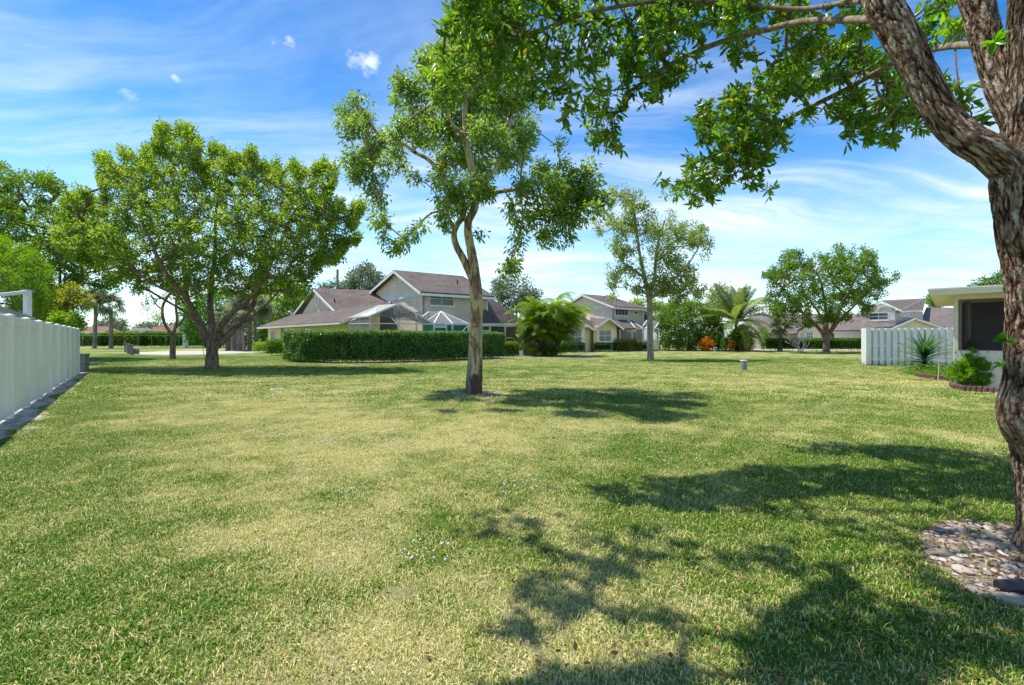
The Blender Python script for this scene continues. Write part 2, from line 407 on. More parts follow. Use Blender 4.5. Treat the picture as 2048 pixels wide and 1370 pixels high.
M['brownframe'] = mat('brown_frame', plain((.16, .10, .075), .6)); M['grey'] = mat('grey_metal', plain((.24, .25, .25), .55, .1, 4, .4))
M['greygreen'] = mat('grey_green_box', plain((.20, .21, .16), .6, .15, 5, .5)); M['palegrey'] = mat('pale_grey', plain((.55, .56, .50), .6, .08, 4, .3))
M['dark'] = mat('dark_plastic', plain((.02, .022, .03), .4)); M['fencegrey'] = mat('grey_steel', plain((.16, .17, .18), .6, .08, 4))
M['edging'] = mat('brown_edging', plain((.15, .070, .060), .8, .25, 9, .6, bump=.5)); M['stake'] = mat('pale_stake', plain((.62, .55, .42), .7))
M['rope'] = mat('rope', plain((.20, .20, .19), .9)); M['frameg'] = mat('grey_white_frame', plain((.62, .63, .65), .4, .05, 4))
M['bark0'] = mat('furrowed_bark', plated)
M['bark1'] = mat('brown_bark', bark((.10, .065, .05), (.34, .24, .165), .8, .8)); M['bark3'] = mat('peeling_bark', peeling)
M['bark4'] = mat('grey_bark', bark((.16, .13, .10), (.42, .36, .28), .8, .5)); M['limb'] = mat('pale_limb', bark((.13, .10, .07), (.34, .27, .20), 1.2, .5))
M['twig0'] = mat('brown_twig', bark((.09, .06, .04), (.24, .16, .10), 1.6, .5))
M['palmtrunk'] = mat('palm_trunk', bark((.16, .12, .10), (.36, .31, .27), .7, .7)); M['deadwood'] = mat('bleached_wood', bark((.50, .46, .42), (.74, .70, .66), 1.2, .4))
M['L0'] = leafmat('leaf_near', (.035, .100, .016), (.160, .290, .045), (.34, .22, .03), .45, .33, .03)
M['L1'] = leafmat('leaf_broad_tree', (.068, .145, .022), (.225, .335, .055), (.30, .27, .04), .48, .5, .05)
M['L3'] = leafmat('leaf_gum', (.055, .135, .024), (.230, .350, .070), (.32, .26, .10), .42, .4, .05)
M['L4'] = leafmat('leaf_light', (.065, .130, .024), (.25, .330, .080), (.34, .28, .08), .45, .5, .06)
M['L5'] = leafmat('leaf_dense', (.030, .095, .014), (.135, .250, .030), (.20, .18, .03), .42, .5, .04)
M['Lh'] = leafmat('leaf_hedge', (.014, .060, .020), (.155, .290, .085), (.20, .36, .08), .32, .22, .05)
M['Lfar'] = leafmat('leaf_far', (.055, .085, .048), (.150, .190, .105), (.22, .22, .14), .35, .6)
M['Ldark'] = leafmat('leaf_dark_tree', (.020, .085, .016), (.095, .220, .030), (.14, .20, .04), .4, .5)
M['Lbright'] = leafmat('leaf_bright', (.045, .120, .012), (.140, .285, .028), (.24, .38, .04), .5, .45)
M['Lyel'] = leafmat('leaf_yellowish', (.060, .110, .015), (.240, .270, .045), (.40, .30, .08), .45, .5)
M['Lpalm'] = leafmat('leaf_areca', (.030, .090, .008), (.160, .270, .020), (.50, .33, .02), .5, .4, .12)
M['Lcoco'] = leafmat('leaf_coconut', (.040, .090, .018), (.190, .250, .070), (.48, .36, .06), .45, .35, .08)
M['Lsabal'] = leafmat('leaf_sabal', (.040, .070, .030), (.170, .205, .110), (.36, .32, .18), .4, .4)
M['Lorange'] = leafmat('leaf_orange', (.20, .09, .012), (.50, .21, .025), (.25, .30, .05), .45, .4)
M['Lred'] = leafmat('leaf_red', (.09, .015, .02), (.28, .05, .05), (.40, .10, .05), .4, .4)
M['Lyucca'] = leafmat('leaf_yucca', (.020, .075, .025), (.075, .180, .050), (.30, .30, .12), .3, .3)
M['Lthuja'] = leafmat('leaf_arborvitae', (.045, .140, .010), (.170, .350, .030), (.20, .36, .03), .4, .5)
M['Lepi'] = leafmat('leaf_sprout', (.030, .130, .012), (.090, .270, .020), (.12, .32, .04), .45, .25)
M['fallen'] = mat('fallen_leaf', vc_col([(0, (.10, .055, .030)), (.4, (.20, .105, .050)), (.75, (.33, .20, .10)), (.9, (.38, .17, .07)), (1, (.36, .30, .10))]))
M['flower'] = mat('white_flower', plain((.80, .80, .78), .6, .05))
M['rock'] = mat('pale_rock', vc_col([(0, (.14, .105, .082)), (.5, (.33, .275, .225)), (1, (.58, .52, .44))], noise_s=18))
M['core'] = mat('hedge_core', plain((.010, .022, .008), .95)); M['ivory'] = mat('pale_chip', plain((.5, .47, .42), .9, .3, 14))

# ------------------------------------------------------------------ dryness of the lawn, with the gum tree's shade painted in (shared by the ground and its grass)
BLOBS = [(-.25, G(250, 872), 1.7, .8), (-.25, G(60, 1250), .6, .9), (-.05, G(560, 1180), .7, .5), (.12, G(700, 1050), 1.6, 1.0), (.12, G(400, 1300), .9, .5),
         (-.50, G(1250, 810), 2.6, 1.9), (-.33, G(1700, 960), 2.6, 1.6), (-.36, G(1850, 1150), 1.2, 1.2), (-.30, G(1900, 830), 3.5, 1.6),  # first patch paints the gum tree's shade in as greener, darker grass
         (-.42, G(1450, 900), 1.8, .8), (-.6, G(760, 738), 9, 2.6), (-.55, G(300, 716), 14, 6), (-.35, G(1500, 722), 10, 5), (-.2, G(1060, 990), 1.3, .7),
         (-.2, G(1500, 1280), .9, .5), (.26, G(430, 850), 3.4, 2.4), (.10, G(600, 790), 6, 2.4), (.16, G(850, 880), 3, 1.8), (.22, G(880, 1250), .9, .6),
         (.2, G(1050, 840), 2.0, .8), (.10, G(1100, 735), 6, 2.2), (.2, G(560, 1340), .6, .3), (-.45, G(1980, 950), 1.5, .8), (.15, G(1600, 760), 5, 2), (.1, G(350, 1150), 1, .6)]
FA = Vector((-8.33, 7.73, 0)); FD = Vector((-.804, 1, 0)).normalized()          # white fence line
TRACKS = [[G(1900, 742), G(1700, 765), G(1600, 790), G(1500, 840), G(1380, 920), G(1290, 1010)], [G(1980, 760), G(1760, 780), G(1650, 810), G(1570, 860), G(1470, 950)], [G(1400, 735), G(1300, 760), G(1180, 800)]]
def dryness(x, y):
    x = np.asarray(x, float); y = np.asarray(y, float)
    p = np.stack([x, y, np.zeros_like(x)], 1)
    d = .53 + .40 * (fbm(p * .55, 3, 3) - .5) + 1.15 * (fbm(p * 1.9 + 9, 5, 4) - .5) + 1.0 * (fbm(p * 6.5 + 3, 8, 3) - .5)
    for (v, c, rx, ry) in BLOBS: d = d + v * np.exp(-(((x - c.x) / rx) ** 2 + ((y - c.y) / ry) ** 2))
    for pts_ in TRACKS:          # pale wheel tracks of the mower
        for a, b in zip(pts_[:-1], pts_[1:]):
            ax, ay, bx, by = a.x, a.y, b.x, b.y; L2 = (bx - ax) ** 2 + (by - ay) ** 2; tt = np.clip(((x - ax) * (bx - ax) + (y - ay) * (by - ay)) / L2, 0, 1)
            d = np.maximum(d, np.minimum(d + .22, .95) * np.exp(-((x - ax - tt * (bx - ax)) ** 2 + (y - ay - tt * (by - ay)) ** 2) / .035))
    nx, ny = FD.y, -FD.x
    dist = (x - FA.x) * nx + (y - FA.y) * ny
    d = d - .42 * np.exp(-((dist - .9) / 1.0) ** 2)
    return np.clip(d, 0, 1)
def fence_dist(x, y): return (x - FA.x) * FD.y - (y - FA.y) * FD.x

# ------------------------------------------------------------------ the ground
def spaced(lo, hi, step, far, grow=1.35):
    a = list(np.arange(lo, hi + 1e-6, step)); s = step
    while a[-1] < far: s *= grow; a.append(a[-1] + s)
    s = step
    while a[0] > -far: s *= grow; a.insert(0, a[0] - s)
    return np.array(a)
xs = spaced(-26, 30, .25, 900); ys = spaced(-2, 44, .25, 900)
XX, YY = np.meshgrid(xs, ys); nx_, ny_ = len(xs), len(ys)
vv = np.stack([XX.ravel(), YY.ravel(), np.zeros(XX.size)], 1)
idx = np.arange(nx_ * ny_).reshape(ny_, nx_)
ff = np.stack([idx[:-1, :-1].ravel(), idx[:-1, 1:].ravel(), idx[1:, 1:].ravel(), idx[1:, :-1].ravel()], 1)
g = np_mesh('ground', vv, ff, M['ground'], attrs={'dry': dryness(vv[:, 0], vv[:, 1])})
props(g, kind='structure')

def flat(name, pts, matr, z=.004, n=1):
    """a thin sheet with a slightly wandering outline"""
    vs = [(p[0], p[1], z) for p in pts]
    me = bpy.data.meshes.new(name); me.from_pydata(vs, [], [tuple(range(len(vs)))]); me.materials.append(matr); me.update()
    if me.polygons[0].normal.z < 0: me.flip_normals()
    o = bpy.data.objects.new(name, me); COL.objects.link(o); props(o, kind='structure'); return o
def wander(pts, amp, n=10, seed=1):
    out = []; k = len(pts); r = random.Random(seed)
    for i in range(k):
        a, b = Vector(pts[i]), Vector(pts[(i + 1) % k])
        for j in range(n):
            p = a.lerp(b, j / n); out.append((p.x + r.uniform(-amp, amp), p.y + r.uniform(-amp, amp)))
    return out
# sand strip along the foot of the white fence
nrm = Vector((FD.y, -FD.x, 0))
strip = [FA + FD * -6, FA + FD * 15.5]
inner = [strip[0] - nrm * .25, strip[1] - nrm * .25]; edge = []
r = random.Random(3)
for i in range(90):
    t = 1 - i / 89; p = strip[0].lerp(strip[1], t); s = (p - FA).length
    edge.append(p + nrm * (.30 + .10 * math.sin(s * 2.2) + .12 * r.uniform(-1, 1) + .10 * math.sin(s * .9 + 1)))
SANDW = edge
flat('sand_strip', [inner[0], inner[1]] + edge, M['sand'], .006)
# concrete path on the far left
pth = [W(276, 700, 1)]
def pp(px, Z): v = gx(px, Z); return (v.x, v.y)
flat('path', [pp(268, 43), pp(330, 41.5), pp(420, 43), pp(500, 48), pp(560, 50), pp(560, 54), pp(500, 55), pp(400, 56), pp(320, 54), pp(272, 49)], M['concrete'], .012)
flat('road', [pp(1380, 66), pp(1560, 60), pp(1750, 60), pp(1900, 64), pp(1900, 76), pp(1380, 76)], M['concrete'], .012)
bed0 = wander([pp(2300, 2.35), pp(2048, 2.42), pp(1935, 2.62), pp(1845, 3.02), pp(1838, 3.42), pp(1900, 3.65), pp(2048, 3.55), pp(2300, 3.4)], .035, 8, 4)
flat('leaf_litter_bed', bed0, M['litter'], .010)
b3 = [(-.95 + (.68 + .10 * math.sin(5 * a)) * math.cos(a), 12.05 + .50 * math.sin(a) + .05 * math.cos(7 * a)) for a in [i * math.pi / 20 for i in range(40)]]
flat('mulch_bed', b3, M['litter'], .010)
flat('sand_patch', wander([pp(1868, 13.7), pp(1905, 13.3), pp(1990, 11.9), pp(2075, 11.4), pp(2075, 12.6), pp(1990, 13.1), pp(1915, 14.3), pp(1885, 14.3)], .06, 6, 9), M['sand'], .010)
flat('planting_bed', wander([pp(1835, 17.2), pp(1905, 16.0), pp(1925, 18.6), pp(1838, 20.6)], .08, 5, 2), M['litter'], .010)
flat('shrub_bed', wander([pp(1035, 36.8), pp(1190, 37.5), pp(1185, 42), pp(1000, 41)], .2, 5, 2), M['sand'], .010)
flat('hedge_bed', wander([pp(575, 29), pp(640, 26.6), pp(720, 26.1), pp(830, 27.3), pp(940, 30.6), pp(1015, 35), pp(1010, 38), pp(900, 33), pp(700, 29), pp(600, 31)], .1, 5, 2), M['litter'], .010)

# ------------------------------------------------------------------ grass
def inside(poly, x, y):
    x = np.asarray(x); y = np.asarray(y); c = np.zeros(x.shape, bool); n = len(poly); j = n - 1
    for i in range(n):
        xi, yi = poly[i][0], poly[i][1]; xj, yj = poly[j][0], poly[j][1]
        cond = ((yi > y) != (yj > y)) & (x < (xj - xi) * (y - yi) / (yj - yi + 1e-12) + xi)
        c ^= cond; j = i
    return c
def tuft(name, nb, rad, hmin, hmax, wid, seed, flat_=0.5):
    r = np.random.default_rng(seed); V = []; Fc = []; T = []
    for b in range(nb):
        a = r.uniform(0, 6.283); q = rad * math.sqrt(r.uniform()); bx, by = q * math.cos(a), q * math.sin(a)
        h = r.uniform(hmin, hmax); ld = r.uniform(0, 6.283); lean = abs(r.normal(0, .8)) * h + .25 * h
        dx, dy = math.cos(ld) * lean, math.sin(ld) * lean; w = wid * r.uniform(.7, 1.25); ox, oy = -math.sin(ld) * w / 2, math.cos(ld) * w / 2
        z1 = h * .55; z2 = h * max(.18, 1 - .6 * lean / h); n = len(V); tt = r.uniform()
        V += [(bx - ox, by - oy, -.004), (bx + ox, by + oy, -.004), (bx + dx * .4 + ox * .8, by + dy * .4 + oy * .8, z1), (bx + dx * .4 - ox * .8, by + dy * .4 - oy * .8, z1), (bx + dx, by + dy, z2)]
        Fc += [(n, n + 1, n + 2), (n, n + 2, n + 3), (n + 3, n + 2, n + 4)]; T += [tt] * 5
    o = np_mesh(name, V, Fc, M['blade'], attrs={'tint': T}); COL.objects.unlink(o); return o
tcol = bpy.data.collections.new('grass_tufts')
for k in range(5): tcol.objects.link(tuft('grass_tuft', 40, .080, .014, .038, .0034, 20 + k))
tcol.objects.link(tuft('weed_tuft', 12, .06, .012, .024, .013, 90))
fcol = bpy.data.collections.new('grass_tufts_far')
for k in range(4): fcol.objects.link(tuft('grass_tuft_far', 26, .16, .020, .042, .0090, 50 + k))
GAPS = [bed0, b3]
def scatter(name, coll, n, x0, x1, y0, y1, keep, smin, smax, kinds):
    x = NR.uniform(x0, x1, n); y = NR.uniform(y0, y1, n); k = keep(x, y)
    for poly in GAPS:
        k &= ~(inside(poly, x, y) & (NR.uniform(size=n) > .06))
    fd = fence_dist(x, y); k &= ~((fd < .33 + .12 * np.sin(2.2 * ((x - FA.x) * FD.x + (y - FA.y) * FD.y))) & (x < -5))
    bare = fbm(np.stack([x * 2.3, y * 2.3, 0 * x], 1), 77, 3); k &= ~((bare > .74) & (NR.uniform(size=n) < .5))
    x, y = x[k], y[k]; m = len(x)
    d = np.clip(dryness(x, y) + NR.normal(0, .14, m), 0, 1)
    me = bpy.data.meshes.new(name); me.vertices.add(m); me.vertices.foreach_set('co', np.stack([x, y, np.zeros(m)], 1).astype(np.float32).ravel())
    at = me.attributes.new('dry', 'FLOAT', 'POINT'); at.data.foreach_set('value', d.astype(np.float32))
    at = me.attributes.new('size', 'FLOAT', 'POINT'); at.data.foreach_set('value', (NR.uniform(smin, smax, m) * (1.12 - .35 * d)).astype(np.float32))
    at = me.attributes.new('spin', 'FLOAT_VECTOR', 'POINT')
    rot = np.stack([NR.normal(0, .12, m), NR.normal(0, .12, m), NR.uniform(0, 6.283, m)], 1); at.data.foreach_set('vector', rot.astype(np.float32).ravel())
    at = me.attributes.new('pick', 'INT', 'POINT'); at.data.foreach_set('value', NR.integers(0, kinds, m).astype(np.int32))
    me.update(); o = bpy.data.objects.new(name, me); COL.objects.link(o)
    ng = bpy.data.node_groups.new(name, 'GeometryNodeTree')
    ng.interface.new_socket('Geometry', in_out='INPUT', socket_type='NodeSocketGeometry'); ng.interface.new_socket('Geometry', in_out='OUTPUT', socket_type='NodeSocketGeometry')
    N = ng.nodes; L = ng.links; gi = N.new('NodeGroupInput'); go = N.new('NodeGroupOutput')
    ci = N.new('GeometryNodeCollectionInfo'); ci.inputs['Collection'].default_value = coll; ci.inputs['Separate Children'].default_value = True; ci.inputs['Reset Children'].default_value = True
    ip = N.new('GeometryNodeInstanceOnPoints'); ip.inputs['Pick Instance'].default_value = True
    def na(nm, ty): q = N.new('GeometryNodeInputNamedAttribute'); q.data_type = ty; q.inputs[0].default_value = nm; return q.outputs[0]
    L.new(gi.outputs[0], ip.inputs['Points']); L.new(ci.outputs[0], ip.inputs['Instance']); L.new(na('pick', 'INT'), ip.inputs['Instance Index'])
    L.new(na('spin', 'FLOAT_VECTOR'), ip.inputs['Rotation']); L.new(na('size', 'FLOAT'), ip.inputs['Scale']); L.new(ip.outputs[0], go.inputs[0])
    md = o.modifiers.new('scatter', 'NODES'); md.node_group = ng
    return o
NEARY = 11.0
def keep_near(x, y):
    d = np.clip(1.15 - y / 15.0, .35, 1); return (np.abs(x) < 1.25 * y + 1.4) & (NR.uniform(size=len(x)) < d)
o = scatter('grass', tcol, 190000, -15.5, 15.5, 1.2, NEARY, keep_near, .75, 1.25, 6); props(o, 'short mixed green and straw coloured lawn grass', 'grass', kind='stuff')
def keep_far(x, y):
    return (np.abs(x) < 1.15 * y + 2) & (NR.uniform(size=len(x)) < np.clip(12.0 / y, .3, 1)) & (fence_dist(x, y) > .3)
o = scatter('grass', fcol, 170000, -30, 34, NEARY - .4, 34, keep_far, .8, 1.3, 4); props(o, 'short patchy lawn grass in the distance', 'grass', kind='stuff')

# ------------------------------------------------------------------ leaves, branches, trees
def norm(a): return a / np.maximum(np.linalg.norm(a, axis=1, keepdims=True), 1e-9)
def leaves(base, dirv, L, Wd, tint, fold=.18, droop=.15, fine=False, updir=None):
    n = len(base); d = norm(dirv)
    rnd = NR.normal(size=(n, 3)); rnd[:, 2] += 1.3
    if updir is not None: rnd = updir + .35 * NR.normal(size=(n, 3))
    w = norm(np.cross(d, rnd)); nn = norm(np.cross(w, d)); L = L[:, None]; Wd = Wd[:, None]
    if not fine:
        v = np.stack([base, base + d * L * .48 + w * Wd / 2 + nn * fold * Wd, base + d * L - nn * droop * L, base + d * L * .48 - w * Wd / 2 + nn * fold * Wd], 1).reshape(-1, 3)
        f = (np.arange(n) * 4)[:, None, None] + np.array([[0, 1, 2], [0, 2, 3]])[None]
        return v, f.reshape(-1, 3), np.repeat(tint, 4)
    v = np.stack([base, base + d * L * .3 + w * Wd * .38 + nn * fold * Wd, base + d * L * .66 + w * Wd * .5 + nn * (fold * Wd - droop * L * .3), base + d * L - nn * droop * L,
                  base + d * L * .66 - w * Wd * .5 + nn * (fold * Wd - droop * L * .3), base + d * L * .3 - w * Wd * .38 + nn * fold * Wd, base + d * L * .5 - nn * droop * L * .12], 1).reshape(-1, 3)
    f = (np.arange(n) * 7)[:, None, None] + np.array([[0, 1, 6], [1, 2, 6], [2, 3, 6], [3, 4, 6], [4, 5, 6], [5, 0, 6]])[None]
    return v, f.reshape(-1, 3), np.repeat(tint, 7)

def poly_tips(poly, n, Z, thick, seed=0, zslope=None, holes=0.0, hs=.02, sq=1.0):
    """points inside a crown outline given as (column, row) of the photo, spread through its depth"""
    r = np.random.default_rng(seed); P = np.array(poly, float); x0, y0 = P.min(0); x1, y1 = P.max(0); out = []
    segs = list(zip(P, np.roll(P, -1, 0)))
    while len(out) < n:
        m = n * 3; x = r.uniform(x0, x1, m); y = r.uniform(y0, y1, m); k = inside(poly, x, y); x, y = x[k], y[k]
        dmin = np.full(len(x), 1e9)
        for a, b in segs:
            ab = b - a; t = np.clip(((x - a[0]) * ab[0] + (y - a[1]) * ab[1]) / (ab @ ab + 1e-9), 0, 1)
            dmin = np.minimum(dmin, np.hypot(x - a[0] - t * ab[0], y - a[1] - t * ab[1]))
        dm = min(x1 - x0, y1 - y0) / 2; q = np.sqrt(np.clip(dmin / dm, .03, 1) * (2 - np.clip(dmin / dm, .03, 1)))
        s = r.uniform(-1, 1, len(x)); s = np.sign(s) * np.abs(s) ** (.7 * sq); zo = s * thick * q
        zc = Z if zslope is None else np.array([zslope(a, b) for a, b in zip(x, y)])
        if holes:
            h = fbm(np.stack([x * hs, y * hs, zo * .35], 1), seed + 5, 3); keep = h > holes
            x, y, zo = x[keep], y[keep], zo[keep]; zc = zc[keep] if zslope is not None else zc
        for a, b, c in zip(x, y, (zc + zo)): out.append(((a - CX) / F * c, c, CH - (b - HY) / F * c))
    return np.array(out[:n])
def blob_tips(blobs, dens, Z, seed=0, sq=1.0):
    r = np.random.default_rng(seed); out = []
    for b in blobs:
        px, py, rr = b[:3]; dz = b[3] + r.uniform(-.8, .8) if len(b) > 3 else r.uniform(-1, 1) * 2.4
        n = max(3, int(dens * (rr / 30.0) ** 2)); c = Z + dz; rw = rr / F * c
        d = norm(r.normal(size=(n, 3))) * (r.uniform(size=(n, 1)) ** .42); ctr = np.array(W(px, py, c))
        out.append(ctr + d * rw * np.array([1, 1, sq]))
    return np.concatenate(out)

def make_branches(skel, tips, r_tip, name, matr, parent, sides=5, maxlen=None):
    """grow twigs from the skeleton points to every tip, thickness from what each carries"""
    P = [np.array(p) for p in skel]; par = [-1] * len(P); isk = len(P); root = P[0]
    order = np.argsort(np.min(np.linalg.norm(tips[:, None] - np.array(P)[None], axis=2), axis=1)) if len(P) < 4000 else range(len(tips))
    arr = np.zeros((len(P) + len(tips) * 4, 3)); arr[:len(P)] = P; cnt = len(P); parent_i = np.full(len(arr), -1); rr = random.Random(5)
    ends = []
    for ti in order:
        t = tips[ti]; dd = np.linalg.norm(arr[:cnt] - t, axis=1); dd = dd + .25 * np.maximum(0, np.linalg.norm(arr[:cnt] - root, axis=1) - np.linalg.norm(t - root))
        j = int(np.argmin(dd)); a = arr[j].copy(); L = np.linalg.norm(t - a)
        if L < 1e-4: continue
        k = 1 if L < r_tip * 25 else 3
        jit = np.array([rr.gauss(0, 1), rr.gauss(0, 1), rr.gauss(0, 1) - .8]) * L * .07; prev = j
        for s in range(1, k + 1):
            u = s / k; q = a + (t - a) * u + jit * math.sin(math.pi * u); arr[cnt] = q; parent_i[cnt] = prev; prev = cnt; cnt += 1
        ends.append(prev)
    w = np.zeros(cnt); w[ends] = 1
    for i in range(cnt - 1, isk - 1, -1):
        if w[i] == 0: w[i] = 1
        if parent_i[i] >= isk: w[parent_i[i]] += w[i]
    rad = r_tip * np.power(np.maximum(w, 1), .42)
    idx = np.arange(isk, cnt); a = arr[parent_i[idx]]; b = arr[idx]; d = norm(b - a); ref = np.tile([.3, .9, .2], (len(idx), 1)); x = norm(np.cross(d, ref)); y = np.cross(d, x)
    ra = np.where(parent_i[idx] >= isk, rad[np.maximum(parent_i[idx], 0)], rad[idx] * 1.25); ra = np.minimum(ra, rad[idx] * 1.6); rb = rad[idx]
    vs = []; ang = np.arange(sides) * 2 * math.pi / sides
    for an in ang: vs.append(a + (x * math.cos(an) + y * math.sin(an)) * ra[:, None])
    for an in ang: vs.append(b + (x * math.cos(an) + y * math.sin(an)) * rb[:, None])
    V = np.stack(vs, 1).reshape(-1, 3); base = (np.arange(len(idx)) * 2 * sides)[:, None, None]
    q = np.array([[j, (j + 1) % sides, sides + (j + 1) % sides, sides + j] for j in range(sides)])
    return np_mesh(name, V, (base + q[None]).reshape(-1, 4), matr, parent, smooth=True)

def crown(tips, per, Lf, Wf, spread, name, matr, parent, centre=None, droop=.2, fine=False, rosette=False, hang=0.0, tint_amp=.55, tint_mid=.45, young=0.0):
    n = len(tips) * per; tp = np.repeat(tips, per, 0); c = np.array(centre) if centre is not None else tips.mean(0)
    off = NR.normal(size=(n, 3)); offn = norm(off)
    if rosette:
        tdir = norm(tips - c + NR.normal(size=tips.shape) * .6 * np.linalg.norm(tips - c, axis=1).mean()); td = np.repeat(tdir, per, 0)
        ddir = offn + td * .75; base = tp + td * NR.uniform(-1, 1, (n, 1)) * spread
        up = td
    else:
        base = tp + offn * (NR.uniform(size=(n, 1)) ** .6) * spread; ddir = offn * .7 + norm(base - c) * .35 + NR.normal(size=(n, 3)) * .35; up = None
    ddir = ddir + np.array([0, 0, -hang])
    cl = np.repeat(np.clip(NR.normal(tint_mid, .17, len(tips)), .02, .9), per); tint = np.clip(cl + NR.normal(0, .14, n) * tint_amp / .55, 0, .86)
    old = NR.uniform(size=n) < (.012 + young); tint[old] = NR.uniform(.9, 1, old.sum())
    L = Lf * NR.uniform(.65, 1.2, n); Wd = Wf * NR.uniform(.75, 1.2, n)
    v, f, tt = leaves(base, ddir, L, Wd, tint, droop=droop, fine=fine, updir=up)
    return np_mesh(name, v, f, matr, parent, attrs={'tint': tt}, smooth=False)

def limb(pts, Z=None, seg=5):
    """pts: (column, row, radius in px[, depth]) -> resampled [(Vector, r)]"""
    out = []
    for p in pts:
        z = p[3] if len(p) > 3 else Z; out.append((W(p[0], p[1], z), p[2] / F * z * math.cos(math.atan((p[0] - CX) / F))))
    return catmull(out, seg)
TINT = {}
def plated_tube(chain, sides, depth, seed, cell=(13, 3.0), extra=None, lump=.10):
    """trunk with plates of bark parted by furrows; also gives a height value for each vertex"""
    k = len(chain); P = np.array([list(p) for p, _ in chain]); Rr = np.array([r for _, r in chain]); D = norm(np.gradient(P, axis=0))
    ref = np.tile([.05, 1, .02], (k, 1)); X = norm(np.cross(D, ref)); Y = np.cross(D, X); ang = np.arange(sides) * 2 * math.pi / sides
    dirs = X[:, None] * np.cos(ang)[None, :, None] + Y[:, None] * np.sin(ang)[None, :, None]; q = (P[:, None] + dirs * Rr[:, None, None]).reshape(-1, 3)
    s = np.concatenate([[0], np.cumsum(np.linalg.norm(np.diff(P, axis=0), axis=1))]); Rm = Rr.mean()
    c = np.stack([np.tile(np.cos(ang) * Rm, k), np.tile(np.sin(ang) * Rm, k), np.repeat(s, sides)], 1)
    w = np.stack([fbm(c * 6, seed + 1, 3), fbm(c * 6 + 7, seed + 2, 3), fbm(c * 4 + 3, seed + 3, 2)], 1) - .5
    c1 = (c + w * .10) * np.array([cell[0], cell[0], cell[1]]); n1 = vnoise(c1, seed); n2 = vnoise(c1 * 2.1 + 5, seed + 4); n3 = fbm(c * 45, seed + 6, 3)
    f1 = np.clip((np.abs(2 * n1 - 1)) / .30, 0, 1); f2 = np.clip(np.abs(2 * n2 - 1) / .28, 0, 1)
    h = (f1 ** .7) * (.55 + .45 * f2 ** .8) * (.8 + .4 * n3)
    big = fbm(q * 2.6, seed + 9, 3) - .5; disp = np.repeat(Rr, sides) * lump * 2 * big + (h - .55) * depth
    if extra is not None: disp = disp + extra(q) * np.repeat(Rr, sides)
    V = q + dirs.reshape(-1, 3) * disp[:, None]; f = []
    for i in range(k - 1):
        j = np.arange(sides); a = i * sides + j; b = i * sides + (j + 1) % sides; f.append(np.stack([a, b, b + sides, a + sides], 1))
    return V, np.concatenate(f), h, c
def rough_tube(chain, sides, amp, seed, freq=(7, 7, 1.5), extra=None):
    """trunk with ridges: returns verts, faces"""
    k = len(chain); P = np.array([list(p) for p, _ in chain]); Rr = np.array([r for _, r in chain]); D = np.gradient(P, axis=0); D = norm(D)
    ref = np.tile([.05, 1, .02], (k, 1)); X = norm(np.cross(D, ref)); Y = np.cross(D, X)
    ang = np.arange(sides) * 2 * math.pi / sides
    dirs = X[:, None] * np.cos(ang)[None, :, None] + Y[:, None] * np.sin(ang)[None, :, None]
    base = P[:, None] + dirs * Rr[:, None, None]
    q = base.reshape(-1, 3); n1 = fbm(q * np.array(freq), seed, 4) - .5; n2 = fbm(q * 2.3, seed + 9, 3) - .5
    ridge = 1 - np.abs(n1 * 4) ; disp = amp * (n1 * 1.2 + .8 * (np.clip(ridge, -.5, 1) - .45) * .5 + n2 * 1.6 - .12)
    if extra is not None: disp = disp + extra(q)
    V = q + dirs.reshape(-1, 3) * (np.repeat(Rr, sides) * disp)[:, None]
    f = []
    for i in range(k - 1):
        j = np.arange(sides); a = i * sides + j; b = i * sides + (j + 1) % sides; f.append(np.stack([a, b, b + sides, a + sides], 1))
    return V, np.concatenate(f)
def join_np(parts):
    V = []; Fc = []; n = 0
    for v, f in parts: V.append(v); Fc.append(f + n); n += len(v)
    return np.concatenate(V), np.concatenate(Fc)
def skel_points(chains, start=0.0):
    out = []
    for c in chains:
        k = int(len(c) * start)
        out += [list(p) for p, _ in c[k:]]
    return out

def tree(name, label, cat, Z, trunk, limbs, tips, per, Lf, Wf, spread, lm, tm, sm=None, group=None, r_tip=.012, sides=14, tamp=.12, sk0=.35, **kw):
    base = trunk[0]; b = W(base[0], base[1], Z); root = thing(name, label, cat, (b.x, b.y, 0), group)
    tc = limb(trunk, Z); lc = [limb(l, Z) for l in limbs]
    V, Fc = join_np([rough_tube(tc, sides, tamp, 3)]); 
    V2 = [rough_tube(c, max(7, sides - 5), tamp * .6, 5) for c in lc]
    if V2:
        VV, FF = join_np([(V, Fc)] + V2)
    else: VV, FF = V, Fc
    np_mesh('trunk', VV, FF, tm, root, smooth=True)
    sk = skel_points(lc, sk0) if lc else skel_points([tc], .6)
    sk = [list(tc[-1][0])] + sk
    make_branches(sk, tips, r_tip, 'branches', sm or tm, root, 4)
    crown(tips, per, Lf, Wf, spread, 'crown', lm, root, **kw)
    return root

